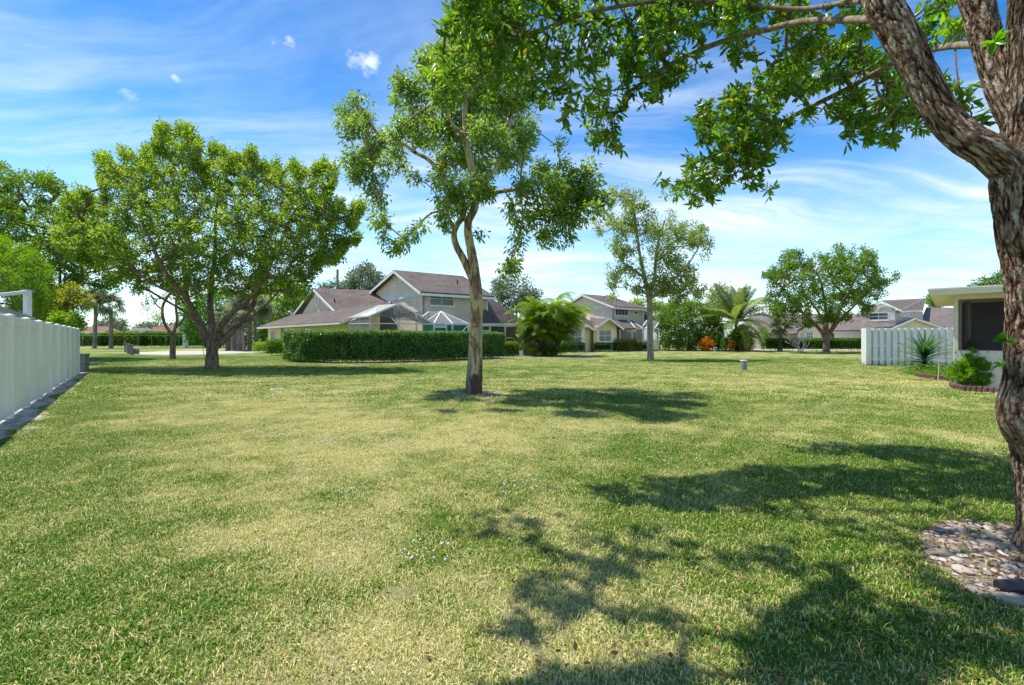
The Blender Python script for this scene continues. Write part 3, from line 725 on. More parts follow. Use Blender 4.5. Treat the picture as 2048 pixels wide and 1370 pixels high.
# --- near tree at the right edge: forked trunk, furrowed bark, long limbs reaching over the lawn
def near_tree():
    root = thing('near_tree', 'big forked tree with furrowed brown bark at the right edge, over the rock bed', 'tree', (3.5, 3.1, 0))
    tr = [(2098, 1125, 66, 3.08), (2092, 1060, 60, 3.09), (2086, 960, 60, 3.1), (2078, 890, 62, 3.1), (2068, 845, 72, 3.1), (2062, 800, 70, 3.1), (2064, 740, 61, 3.1),
          (2068, 660, 60, 3.1), (2066, 580, 58, 3.1), (2056, 500, 60, 3.1), (2046, 430, 62, 3.1), (2040, 360, 66, 3.1), (2042, 300, 56, 3.1), (2046, 220, 44, 3.1), (2050, 120, 38, 3.08), (2052, 0, 36, 3.05), (2056, -160, 34, 2.95), (2060, -380, 30, 2.9), (2050, -620, 24, 2.8)]
    l1 = [(2030, 345, 52, 3.1), (1985, 308, 44, 3.12), (1935, 278, 40, 3.18), (1890, 236, 37, 3.25), (1855, 178, 37, 3.3), (1822, 112, 36, 3.35), (1790, 50, 37, 3.4), (1765, 5, 36, 3.45), (1742, -60, 31, 3.6), (1690, -160, 22, 3.8), (1600, -260, 14, 4.1), (1480, -340, 8, 4.5)]
    l2 = [(2036, 260, 30, 3.1), (2012, 205, 33, 3.15), (1990, 140, 34, 3.22), (1968, 60, 35, 3.3), (1950, -10, 35, 3.35), (1920, -120, 26, 3.4), (1870, -300, 15, 3.5), (1800, -460, 8, 3.6)]
    c = [limb(tr, seg=26), limb(l1, seg=26), limb(l2, seg=22)]
    def burl(q):
        d = np.linalg.norm((q - np.array(W(2015, 835, 3.05))) * np.array([1, 1, .85]), axis=1); e = .35 * np.exp(-(d / .13) ** 2)
        d2 = np.linalg.norm(q - np.array(W(2040, 715, 2.95)), axis=1); return e - .22 * np.exp(-(d2 / .10) ** 2) + .25 * np.exp(-((q[:, 2]) / .12) ** 2) * (q[:, 2] < .5)
    tb = [plated_tube(c[0], 150, .012, 3, (26, 2.2), burl, .10), plated_tube(c[1], 110, .009, 5, (28, 2.6), None, .08), plated_tube(c[2], 96, .009, 6, (28, 2.6), None, .08)]
    V, Fc = join_np([(x[0], x[1]) for x in tb])
    np_mesh('trunk', V, Fc, M['bark0'], root, smooth=True, attrs={'tint': np.concatenate([x[2] for x in tb]), 'bark': np.concatenate([x[3] + i * 3.3 for i, x in enumerate(tb)])})
    sub = [[(1748, 38, 9, 3.5), (1690, 40, 8, 4.0), (1600, 44, 7, 4.6), (1500, 68, 6, 5.2), (1420, 92, 5.5, 5.6), (1330, 135, 4.5, 5.8), (1250, 190, 3.5, 5.9)],
           [(1962, 90, 10, 3.3), (1900, 92, 9, 3.9), (1850, 104, 7.5, 4.6), (1770, 135, 6.5, 5.3), (1690, 180, 6, 5.9), (1600, 225, 5, 6.3), (1510, 280, 4, 6.6), (1440, 330, 3, 6.8), (1380, 375, 2.5, 6.9)],
           [(1765, 0, 9, 3.5), (1690, 5, 6, 4.2), (1600, 18, 5, 4.8), (1480, 10, 4.5, 5.2), (1350, 0, 4, 5.3), (1200, 20, 4, 5.3), (1080, 60, 3.5, 5.2), (980, 90, 3, 5.1)],
           [(1700, -150, 11, 3.8), (1500, -150, 7, 4.4), (1300, -110, 5, 4.8), (1120, -70, 4, 4.9), (980, -40, 6, 4.8), (900, -20, 4, 4.8)],
           [(1480, -340, 8, 4.5), (1250, -380, 5, 4.4), (1000, -420, 4, 4.2), (780, -420, 3, 4.0)],
           [(1870, -300, 9, 3.5), (1700, -480, 6, 3.3), (1400, -640, 4, 3.2), (1150, -760, 3, 3.1)],
           [(2056, -200, 14, 2.95), (2200, -380, 10, 3.3), (2400, -450, 7, 3.8)], [(2060, -380, 14, 2.9), (1950, -640, 10, 2.6), (1800, -860, 8, 2.4)],
           [(1850, 104, 4, 4.6), (1820, 170, 3, 5.0), (1790, 220, 2.5, 5.2), (1760, 255, 2, 5.3)]]
    sc_ = [limb(s, seg=6) for s in sub]
    V, Fc = join_np([rough_tube(x, 14, .10, 8) for x in sc_]); np_mesh('limbs', V, Fc, M['limb'], root, smooth=True)
    # leafy masses seen in the photo
    A1 = [(905, -60), (900, 15), (882, 60), (876, 110), (862, 160), (875, 210), (935, 222), (985, 205), (1030, 175), (1080, 195), (1120, 235), (1150, 275), (1195, 300), (1245, 298), (1225, 250), (1250, 215), (1300, 150), (1350, 100), (1420, 60), (1500, 40), (1500, -60)]
    A2 = [(1230, 100), (1290, 225), (1340, 170), (1390, 150), (1430, 130), (1500, 120), (1560, 150), (1620, 130), (1700, 90), (1760, 50), (1740, -40), (1300, -60)]
    B1 = [(1560, 130), (1480, 165), (1400, 205), (1385, 245), (1400, 265), (1395, 300), (1345, 305), (1350, 345), (1315, 355), (1330, 390), (1395, 420), (1440, 385), (1480, 340), (1505, 375), (1545, 385), (1530, 345), (1560, 300), (1600, 270), (1660, 235), (1690, 240), (1690, 290), (1760, 275), (1780, 305), (1810, 250), (1850, 270), (1840, 210), (1810, 170), (1760, 110), (1650, 80)]
    C1 = [(1870, 60), (1920, 90), (1945, 70), (1935, 40), (1900, 30)]; C2 = [(1925, 205), (1950, 200), (1945, 275), (1965, 285), (1930, 245)]; C3 = [(1850, -20), (1830, 30), (1790, 60), (1840, 90), (1880, 70), (1905, 20), (1910, -30)]
    C4 = [(1840, 190), (1880, 175), (1940, 215), (1925, 170), (1860, 150)]
    zA = lambda x, y: 5.1 + .9 * min(1, max(0, (x - 900) / 500)); zB = lambda x, y: 6.7 - .9 * min(1, max(0, (x - 1400) / 400))
    tips = [poly_tips(A1, 640, 5, .55, 1, zA, .34, .03), poly_tips(A2, 420, 5.6, .6, 2, lambda x, y: 5.5, .38, .03), poly_tips(B1, 720, 6.4, .6, 3, zB, .38, .03),
            poly_tips(C1, 8, 3.9, .15, 4), poly_tips(C3, 22, 4.4, .3, 6), poly_tips(C4, 12, 5.1, .2, 7), poly_tips(C2, 5, 3.5, .08, 5)]
    t_in = np.concatenate(tips)
    # crown above the picture: spread where it throws the shade seen on the lawn
    sh = [(1430, 885), (1560, 892), (1700, 868), (2048, 880), (2048, 1060), (2048, 1372), (1120, 1372), (1075, 1310), (1000, 1245), (1000, 1185), (1140, 1120), (1000, 1095), (870, 1050), (1000, 1000), (1080, 950), (1200, 950), (1330, 930)]
    r = np.random.default_rng(21); out = []
    while len(out) < 1050:
        px, py = r.uniform(850, 2350), r.uniform(870, 1650)
        if not (bool(inside(sh, np.array([px]), np.array([py]))[0]) or px > 2040 or py > 1372): continue
        g0 = G(px, py); h = r.uniform(3.6, 6.4)
        if fbm(np.array([[g0.x * 2.3, g0.y * 2.3, 0]]), 41, 3)[0] < .46: continue
        p = g0 + SUNV * (h / SUNV.z); 
        if p.y < 1.0: continue
        qx, qy = CX + F * p.x / p.y, HY - F * (p.z - CH) / p.y
        if qy < -60 or qx > 2120: out.append(list(p))
    t_out = np.array(out)
    tips = np.concatenate([t_in, t_out]); sk = skel_points(sc_, .12) + skel_points([c[1][-50::3], c[0][-50::3], c[2][-50::3]])
    make_branches(sk, tips, .0032, 'branches', M['twig0'], root, 5)
    crown(tips, 10, .118, .036, .10, 'crown', M['L0'], root, centre=(1.2, 4.4, 3.6), fine=True, rosette=True, hang=.12, young=.012, tint_mid=.42, droop=.12)
    # leafy sprout growing from the trunk
    for (px, py, n, sc) in ((1985, 682, 12, .075), (1982, 728, 8, .06), (2000, 115, 0, .1)):
        if not n: continue
        b = np.array(W(px + 24, py, 2.93)); base = np.tile(b, (n, 1)) + NR.normal(0, .012, (n, 3)); dd = NR.normal(size=(n, 3)) * .5 + np.array([-.75, -.35, .25])
        v, f, tt = leaves(base, dd, sc * NR.uniform(.7, 1.1, n), np.full(n, sc * .42), NR.uniform(.1, .6, n), fine=True, droop=.25)
        s = np_mesh('leaf_sprout', v, f, M['Lepi'], None, attrs={'tint': tt}, origin=W(px, py, 2.8)); s.parent = root; s.location = Vector(s.location) - root.location
    b = np.array(W(1990, 85, 2.95)); n = 14
    v, f, tt = leaves(np.tile(b, (n, 1)), NR.normal(size=(n, 3)), np.full(n, .08), np.full(n, .03), NR.uniform(.4, .8, n), fine=True)
    s = np_mesh('leaf_sprout', v, f, M['Lepi'], None, attrs={'tint': tt}, origin=tuple(b)); s.parent = root; s.location = Vector(s.location) - root.location
near_tree()

# --- gum tree in the middle of the lawn with peeling bark
def gum_tree():
    Z = 12.1; root = thing('gum_tree', 'tall leaning tree with peeling cream bark in the middle of the lawn', 'tree', (-.96, Z, 0))
    tr = [(948, 795, 20), (948, 770, 16.5), (950, 720, 14.5), (952, 660, 13.5), (953, 610, 13), (951, 570, 12), (949, 545, 10.5), (945, 515, 9.5), (940, 488, 8.5), (936, 462, 8), (938, 440, 7.5), (948, 418, 8), (950, 390, 7), (944, 340, 7), (932, 280, 6), (930, 220, 5), (935, 150, 4), (930, 90, 3), (925, 40, 2)]
    l = [[(947, 565, 7), (936, 538, 7.5), (925, 515, 7.2), (913, 492, 6.6), (908, 468, 6.2), (915, 448, 5.6), (926, 432, 6), (925, 400, 5), (905, 370, 5, 12.4), (880, 345, 4.5, 12.7), (855, 318, 4, 12.8), (830, 305, 3.8, 12.8), (806, 288, 4, 12.8), (775, 286, 3.2, 12.8), (752, 262, 2.8, 12.9), (735, 238, 2.2, 13), (722, 215, 1.5, 13)],
         [(910, 462, 4), (900, 440, 3), (888, 426, 2.6), (866, 425, 2.3), (846, 440, 2, 11.8), (826, 462, 1.6, 11.7), (805, 485, 1.2, 11.6)],
         [(948, 405, 5), (975, 390, 5, 11.6), (1005, 382, 4.5, 11.3), (1040, 380, 3.6, 11.1), (1075, 392, 3, 11), (1110, 398, 2.4, 11), (1150, 390, 2, 11)],
         [(950, 370, 4.5), (985, 345, 4, 12.4), (1010, 300, 3.5, 12.7), (1022, 230, 3, 12.9), (1045, 200, 2.4, 13), (1080, 205, 2, 13)],
         [(830, 305, 3), (822, 275, 2.6, 12.9), (828, 230, 2, 13), (820, 195, 1.5, 13)], [(738, 250, 2), (735, 290, 2, 12.8), (745, 345, 1.7, 12.8), (758, 400, 1.2, 12.8), (765, 440, 1, 12.8)],
         [(806, 288, 2), (800, 320, 1.6, 12.5), (792, 350, 1.2, 12.4)], [(1040, 380, 2.4, 11.1), (1045, 430, 1.8, 10.9), (1035, 480, 1.3, 10.8), (1022, 520, 1, 10.8)], [(1110, 398, 2, 11), (1125, 430, 1.6, 11), (1110, 470, 1.1, 11)],
         [(932, 280, 4), (900, 240, 3.2, 11.6), (880, 190, 2.6, 11.4), (870, 140, 2, 11.3)], [(930, 200, 3), (970, 150, 2.6, 12), (1000, 100, 2, 12)]]
    ch = [limb(tr, Z, 9)] + [limb(x, Z, 6) for x in l]
    V, Fc = join_np([rough_tube(ch[0], 40, .10, 3, (9, 9, 4))] + [rough_tube(x, 16, .10, 4, (9, 9, 4)) for x in ch[1:]]); np_mesh('trunk', V, Fc, M['bark3'], root, smooth=True)
    bl = [(712, 222, 34), (700, 255, 28), (728, 250, 26), (738, 305, 26), (712, 320, 24), (728, 345, 30), (748, 372, 24), (758, 405, 20), (762, 440, 18), (772, 470, 12), (745, 300, 24), (760, 270, 22), (770, 330, 18),
          (812, 175, 28), (838, 190, 26), (800, 205, 16), (832, 250, 34), (800, 262, 24), (790, 305, 20), (805, 330, 18), (825, 355, 14), (850, 290, 22), (860, 235, 30),
          (872, 120, 30), (868, 155, 26), (905, 100, 40), (895, 165, 44), (945, 130, 50), (990, 110, 46), (920, 215, 50), (965, 200, 48), (880, 260, 32), (925, 270, 44), (975, 265, 40), (1015, 245, 34), (1045, 280, 28), (1030, 310, 24),
          (900, 325, 34), (940, 330, 42), (985, 330, 34), (880, 350, 24), (900, 385, 32), (935, 385, 34), (970, 375, 26), (920, 415, 20), (885, 415, 16), (950, 60, 44), (1000, 50, 44), (925, 30, 34), (975, 0, 40), (935, -30, 34), (1010, -20, 34),
          (1050, 380, 26, -1.1), (1080, 350, 26, -1.1), (1100, 385, 36, -1.1), (1135, 360, 34, -1.1), (1165, 350, 26, -1.1), (1175, 385, 28, -1.1), (1140, 405, 34, -1.1), (1120, 440, 30, -1.1), (1150, 440, 22, -1.1), (1075, 430, 26, -1.2), (1045, 450, 18, -1.2), (1030, 420, 20, -1.2), (1095, 470, 22, -1.1), (1130, 475, 14, -1.1), (1205, 395, 20, -1.1), (1190, 420, 16, -1.1),
          (1022, 525, 18, -1.3), (1032, 500, 13, -1.3), (1015, 545, 12, -1.3), (1040, 480, 10, -1.3), (822, 468, 18, -.4), (800, 488, 15, -.4), (785, 500, 10, -.4), (842, 450, 12, -.3), (895, 455, 13, -.3), (955, 470, 12, .3), (890, 430, 14, -.3), (1125, 315, 12, .6), (1120, 290, 9, .6), (1085, 205, 14, .8), (1065, 250, 14, .8), (1040, 200, 34, .8), (1060, 150, 28, .8), (1015, 170, 30, .6), (1005, 305, 32, .4), (850, 120, 22, 0), (990, 210, 34, .3), (1060, 100, 26, .6)]
    tips = blob_tips(bl, 24, Z, 4, 1.0); make_branches(skel_points(ch[1:], .2) + skel_points([ch[0]], .62), tips, .006, 'branches', M['limb'], root, 4)
    crown(tips, 22, .135, .048, .17, 'crown', M['L3'], root, centre=(-1.2, Z, 5.4), hang=.35, young=.02, tint_mid=.47)
    # curled flakes of bark standing off the trunk
    fl = MB(); rr = random.Random(8)
    for i in range(110):
        p, rad = ch[0][rr.randrange(2, 110)]; a = rr.uniform(0, 6.28); d = Vector((math.cos(a), math.sin(a), 0)); q = p + d * rad * 1.02; s = rr.uniform(.015, .05); tdir = Vector((-d.y, d.x, 0))
        e = q + d * rr.uniform(.01, .045) + Vector((0, 0, rr.uniform(-.05, .05)))
        fl.add([q - tdir * s * .5, q + tdir * s * .5, e + tdir * s * .4, e - tdir * s * .4], [(0, 1, 2, 3)])
    fl.build('bark_flakes', M['bark3'], root)
gum_tree()

# --- the other standing trees
T1P = [(120, 450), (140, 405), (175, 395), (215, 400), (202, 350), (203, 315), (225, 330), (238, 358), (250, 312), (272, 322), (290, 345), (298, 302), (318, 300), (318, 265), (345, 262), (372, 268), (398, 285), (392, 325), (410, 345), (425, 305), (440, 298), (455, 330), (478, 318), (502, 312), (512, 345), (545, 335), (560, 358), (585, 335), (600, 355), (640, 335), (665, 338), (660, 380), (640, 405), (670, 418), (718, 415), (712, 445), (690, 462), (714, 485), (675, 492), (690, 520), (650, 525), (628, 520), (640, 545), (618, 560), (628, 590), (600, 600), (560, 585), (520, 590), (480, 600), (440, 580), (400, 590), (385, 625), (350, 590), (310, 560), (270, 590), (255, 560), (215, 568), (190, 530), (150, 520), (118, 490)]
_r = np.random.default_rng(77); SP1 = []
for _i in range(len(T1P)):       # upright leader twigs poking out of the crown
    _a, _b = np.array(T1P[_i], float), np.array(T1P[(_i + 1) % len(T1P)], float)
    if min(_a[1], _b[1]) > 520: continue
    for _k in range(5):
        _p = _a + (_b - _a) * _r.uniform(); _d = np.array([(_p[0] - 420) / 420, -1.0]); _d /= np.linalg.norm(_d); _L = _r.uniform(6, 24); _z = 22.2 + _r.uniform(-2, 2)
        for _j in range(4): _q = _p + _d * (_L * _j / 3 - 2); SP1.append(list(W(_q[0], _q[1], _z)))
SP1 = np.array(SP1)
tree('broad_tree', 'broad spreading tree with many limbs left of the long clipped hedge', 'tree', 22.2,
     [(424, 742, 22), (424, 730, 14.5), (424, 705, 12.5), (425, 688, 13), (425, 678, 12.5)],
     [[(418, 690, 10), (404, 655, 8), (388, 622, 7, 21.6), (368, 590, 5.5, 21), (340, 558, 5, 20.5), (318, 520, 4, 20), (296, 470, 3, 19.8), (270, 420, 2, 19.8)],
      [(420, 690, 9), (424, 650, 8), (420, 610, 6.5, 22.8), (424, 560, 5, 23.2), (430, 500, 4, 23.5), (432, 430, 3, 23.5), (440, 360, 1.5, 23.5)],
      [(430, 690, 9), (440, 655, 7, 21.8), (462, 628, 6, 21.4), (492, 602, 5, 21), (520, 570, 4.5, 20.6), (540, 530, 4, 20.2), (562, 480, 3, 20), (590, 420, 1.8, 20)],
      [(432, 694, 8), (455, 672, 7.5, 22.4), (484, 640, 6.5, 22.8), (508, 605, 5.5, 23.4), (520, 560, 4.5, 24), (545, 520, 3.5, 24.5), (590, 480, 2.6, 24.8), (640, 450, 1.6, 25)],
      [(412, 672, 6), (392, 640, 5, 22.8), (376, 600, 4.5, 23.4), (370, 550, 4, 24), (360, 480, 3, 24.4), (350, 400, 2, 24.6), (345, 330, 1.2, 24.6)],
      [(472, 654, 3.6, 22.4), (500, 636, 2.6, 22.0), (530, 612, 2.2, 21.6), (560, 580, 1.8, 21)], [(368, 590, 4, 21), (320, 575, 3, 21), (270, 540, 2.5, 21), (210, 480, 2, 21), (165, 440, 1.2, 21)],
      [(404, 655, 4, 22.2), (372, 625, 3, 23), (330, 600, 2.6, 23.4), (280, 570, 2, 23.6)]],
     np.concatenate([poly_tips(T1P, 2600, 22.2, 3.9, 31, holes=.34, hs=.05), SP1]), 28, .13, .072, .20, M['L1'], M['bark1'], M['limb'], r_tip=.011, tamp=.16, centre=(-14, 22.2, 4), young=.01, tint_mid=.46, sides=22)
for o_ in []: pass
tree('slim_tree', 'small thin tree with two crooked stems beyond the broad tree', 'tree', 33.0,
     [(345, 722, 9), (345, 712, 7), (346, 690, 6), (347, 672, 6), (347, 662, 5)],
     [[(344, 668, 4.5), (334, 655, 4), (327, 640, 3.5), (325, 615, 3), (334, 595, 3), (345, 578, 2.5), (340, 555, 2)], [(348, 665, 4), (354, 640, 3), (352, 610, 2.6), (358, 585, 2)], [(352, 655, 3), (366, 640, 2), (376, 615, 1.6)], [(325, 620, 2), (312, 608, 1.5), (302, 590, 1)]],
     np.concatenate([blob_tips([(305, 600, 14), (298, 575, 16), (318, 560, 18), (345, 560, 18), (310, 630, 9), (335, 600, 8), (370, 600, 10), (296, 610, 8), (362, 575, 12), (320, 640, 6)], 9, 33, 5)]), 22, .16, .09, .35, M['L1'], M['bark1'], M['limb'], r_tip=.014, tint_mid=.4)
T4P = [(1215, 600), (1222, 578), (1205, 560), (1212, 530), (1238, 515), (1195, 505), (1200, 475), (1182, 445), (1212, 420), (1222, 378), (1268, 368), (1290, 395), (1300, 425), (1350, 425), (1375, 445), (1405, 450), (1422, 485), (1415, 520), (1395, 540), (1412, 570), (1402, 598), (1372, 592), (1350, 605), (1325, 590), (1285, 592), (1255, 575), (1235, 590)]
tree('pale_tree', 'slender pale barked tree standing alone in front of the second house', 'tree', 31.7,
     [(1301, 724, 9), (1301, 712, 7), (1300, 680, 6.5), (1300, 640, 6), (1299, 605, 5.5), (1294, 575, 5), (1290, 560, 4.5)],
     [[(1294, 575, 4.5), (1286, 540, 3.5), (1278, 500, 3), (1272, 450, 2.4), (1262, 400, 1.5)], [(1298, 590, 4.5), (1308, 560, 3.5), (1312, 520, 3, 32.5), (1318, 480, 2.4, 33), (1330, 440, 1.4, 33)],
      [(1300, 600, 3.5), (1318, 580, 2.8, 31), (1345, 560, 2.2, 30.6), (1375, 530, 1.8, 30.4), (1400, 490, 1.2, 30.4)], [(1294, 560, 3, 32), (1275, 545, 2.2, 32.3), (1250, 530, 2, 32.6), (1225, 490, 1.4, 32.8)], [(1312, 570, 2.4, 32), (1345, 585, 2, 32), (1385, 575, 1.4, 32)]],
     poly_tips(T4P, 800, 31.7, 2.3, 33, holes=.46, hs=.05), 22, .16, .09, .30, M['L4'], M['bark4'], M['limb'], r_tip=.012, centre=(9, 31.7, 6), young=.02, tint_mid=.5, hang=.1)
T5P = [(1528, 545), (1545, 530), (1562, 525), (1565, 505), (1600, 502), (1612, 512), (1640, 505), (1668, 490), (1690, 498), (1722, 492), (1752, 508), (1750, 530), (1775, 538), (1797, 548), (1790, 565), (1760, 572), (1772, 590), (1752, 600), (1735, 598), (1755, 615), (1735, 632), (1712, 625), (1700, 645), (1670, 652), (1662, 640), (1630, 648), (1600, 652), (1570, 640), (1545, 635), (1530, 605), (1545, 580), (1530, 565)]
tree('hedge_side_tree', 'dense umbrella crowned tree in front of the low hedge by the white wooden fence', 'tree', 49.0,
     [(1653, 708, 10), (1653, 698, 7.5), (1653, 682, 7), (1653, 668, 7)],
     [[(1650, 672, 5), (1636, 655, 4), (1615, 635, 3.4, 48), (1590, 610, 2.6, 47.5), (1565, 575, 1.8, 47.5)], [(1654, 670, 5), (1653, 645, 4), (1650, 610, 3, 50), (1640, 560, 2, 50), (1620, 530, 1.2, 50)], [(1656, 672, 5), (1668, 650, 4), (1680, 620, 3, 49.5), (1700, 580, 2.2, 49.5), (1720, 540, 1.4, 49.5)], [(1658, 668, 4), (1680, 640, 3, 48), (1710, 610, 2.4, 47.6), (1745, 575, 1.5, 47.6)], [(1650, 665, 3.5), (1640, 630, 3, 51), (1612, 590, 2, 52)]],
     poly_tips(T5P, 1100, 49, 4.6, 35, holes=.45, hs=.06), 22, .22, .13, .38, M['L5'], M['bark1'], M['bark1'], r_tip=.018, centre=(32, 49, 5), tint_mid=.45)

def mass(name, label, cat, Z, poly, n, per, Lf, Wf, sp, lm, thick, trunk_px, seed, holes=.34, hs=.03, group=None, tm='bark1', r_tip=.02, mid=.45, hang=0.0, tr=None):
    """background tree: a trunk with a few limbs inside a loose crown"""
    P = np.array(poly, float); cx, cy = P.mean(0); top = P[:, 1].min(); gy = HY + CH * F / Z; rp = tr or max(2.0, .16 * F / Z)
    tk = [(trunk_px, gy + 3, rp * 1.3), (trunk_px, gy - 4, rp), (trunk_px + (cx - trunk_px) * .15, gy + (cy - gy) * .45, rp * .85), (trunk_px + (cx - trunk_px) * .4, gy + (cy - gy) * .75, rp * .7)]
    e = tk[-1]; w = (P[:, 0].max() - P[:, 0].min())
    lb = [[(e[0], e[1], rp * .6), ((e[0] + cx + s * w * .2) / 2, (e[1] + cy) / 2, rp * .45), (cx + s * w * .3, cy + (top - cy) * .3, rp * .25)] for s in (-1, -.2, .4, 1)]
    return tree(name, label, cat, Z, tk, lb, poly_tips(poly, n, Z, thick, seed, holes=holes, hs=hs), per, Lf, Wf, sp, lm, M[tm], None, group, r_tip=r_tip, sides=9, tint_mid=mid, sk0=.0, hang=hang)
mass('dark_tree', 'large dark green tree behind the broad tree at the left edge', 'tree', 34, [(-60, 300), (0, 330), (30, 325), (62, 345), (100, 340), (115, 370), (150, 370), (180, 385), (215, 395), (240, 450), (262, 520), (245, 575), (205, 580), (170, 565), (120, 585), (60, 590), (-60, 590)], 1200, 28, .19, .11, .38, M['L5'], 4.5, 120, 41, .45, .045)
mass('bright_feathery_tree', 'bright green feathery domed tree behind the white fence at the left edge', 'tree', 19, [(-60, 470), (0, 476), (32, 482), (62, 498), (88, 520), (105, 552), (112, 590), (96, 612), (60, 640), (20, 650), (-60, 650)], 520, 80, .075, .030, .20, M['Lbright'], 2.2, 20, 42, .43, .035, mid=.5, r_tip=.01)
mass('yellowish_tree', 'pale yellow green bushy tree just beyond the white fence', 'tree', 27, [(62, 600), (72, 580), (100, 576), (125, 590), (135, 572), (165, 580), (182, 598), (178, 620), (160, 640), (130, 655), (70, 660)], 190, 34, .17, .09, .35, M['Lyel'], 1.5, 100, 43, .40, .03)
mass('bright_bush_tree', 'vivid green bush showing over the far end of the white fence', 'bush', 21.5, [(95, 640), (105, 628), (130, 625), (150, 628), (168, 645), (165, 662), (100, 662)], 60, 40, .13, .06, .2, M['Lbright'], .8, 130, 44, .2, mid=.6)
mass('garden_tree', 'yellow green tree left of the tan gable behind the palms', 'tree', 72, [(505, 640), (510, 600), (535, 575), (575, 560), (612, 575), (618, 605), (590, 630), (560, 660), (520, 665)], 260, 26, .40, .24, .9, M['L1'], 4, 560, 45, .36)
mass('garden_tree', 'dark green tree filling the gap behind the cabbage palms', 'tree', 78, [(370, 600), (450, 580), (520, 600), (548, 640), (552, 675), (500, 684), (380, 684), (360, 650)], 330, 26, .42, .26, 1.0, M['Ldark'], 4, 470, 46, .33)
mass('distant_oak', 'grey green oak behind the low gable, right of the utility pole', 'tree', 82, [(640, 590), (642, 572), (668, 562), (690, 568), (700, 545), (722, 532), (735, 530), (762, 548), (775, 560), (770, 600), (690, 605)], 300, 24, .42, .24, .9, M['Lfar'], 4, 715, 47, .40, tm='bark4')
mass('distant_oak', 'grey green oak between the gum trunk and the golden palm clump', 'tree', 66, [(985, 575), (1000, 560), (1012, 548), (1030, 545), (1060, 552), (1058, 575), (1080, 590), (1075, 615), (1020, 628), (1000, 610), (985, 600)], 190, 24, .34, .20, .8, M['Lfar'], 3, 1035, 48, .40, tm='bark4')
mass('round_tree', 'round dense glossy tree with foliage down to the lawn, left of the orange shrub', 'tree', 58, [(1318, 664), (1314, 640), (1328, 615), (1345, 602), (1372, 598), (1400, 608), (1425, 612), (1440, 640), (1448, 668), (1440, 688), (1400, 700), (1345, 698), (1322, 690)], 620, 34, .22, .12, .45, M['L5'], 3.3, 1378, 49, .25, mid=.5)
mass('olive_tree', 'small olive tinted tree between the round tree and the coconut palm', 'tree', 60, [(1405, 620), (1412, 590), (1425, 570), (1450, 560), (1478, 575), (1475, 610), (1455, 640), (1420, 645)], 130, 28, .24, .12, .6, M['L4'], 2.5, 1436, 50, .42)
mass('corner_tree', 'dark tree top showing above the screened porch roof', 'tree', 40, [(1945, 575), (1960, 562), (1985, 555), (2005, 545), (2060, 535), (2110, 560), (2110, 600), (1950, 592)], 160, 30, .22, .12, .5, M['Ldark'], 2.5, 2040, 51, .38)
mass('porch_tree', 'tree between second house and round tree, bright leaves behind pale trunk', 'tree', 63, [(1258, 620), (1268, 600), (1295, 598), (1330, 610), (1350, 600), (1345, 640), (1322, 668), (1300, 640), (1272, 640), (1268, 655)], 150, 28, .26, .15, .6, M['L1'], 2.0, 1318, 52, .38)
mass('roofline_tree', 'tree top rising behind the roofs right of the umbrella crowned tree', 'tree', 95, [(1855, 592), (1868, 588), (1880, 600), (1885, 615), (1860, 618)], 60, 22, .4, .2, .8, M['L5'], 2, 1870, 53, .2)
for i, (x0, x1, yt, lab) in enumerate([(-60, 60, 636, 'far tree leftmost beyond the red roofed houses'), (190, 250, 636, 'far tree top behind the red roof between the two tall palms'), (262, 330, 648, 'low far tree row centred above the hipped red roof'), (330, 420, 640, 'far grey green tree seen behind the slim tree'),
                                         (1120, 1200, 628, 'far tree hidden mostly by the golden palm clump'), (1480, 1560, 622, 'far tree behind the coconut palm')]):
    w = x1 - x0; mass('far_tree', lab, 'tree', 150 + 6 * i, [(x0, 668), (x0 + w * .1, yt + 12), (x0 + w * .3, yt + 4), (x0 + w * .5, yt), (x0 + w * .75, yt + 5), (x0 + w, yt + 14), (x1, 668)], 110, 20, .75, .45, 1.6, M['Lfar'], 6, (x0 + x1) / 2, 60 + i, .36, group='far trees on the skyline', tm='bark4', r_tip=.03)

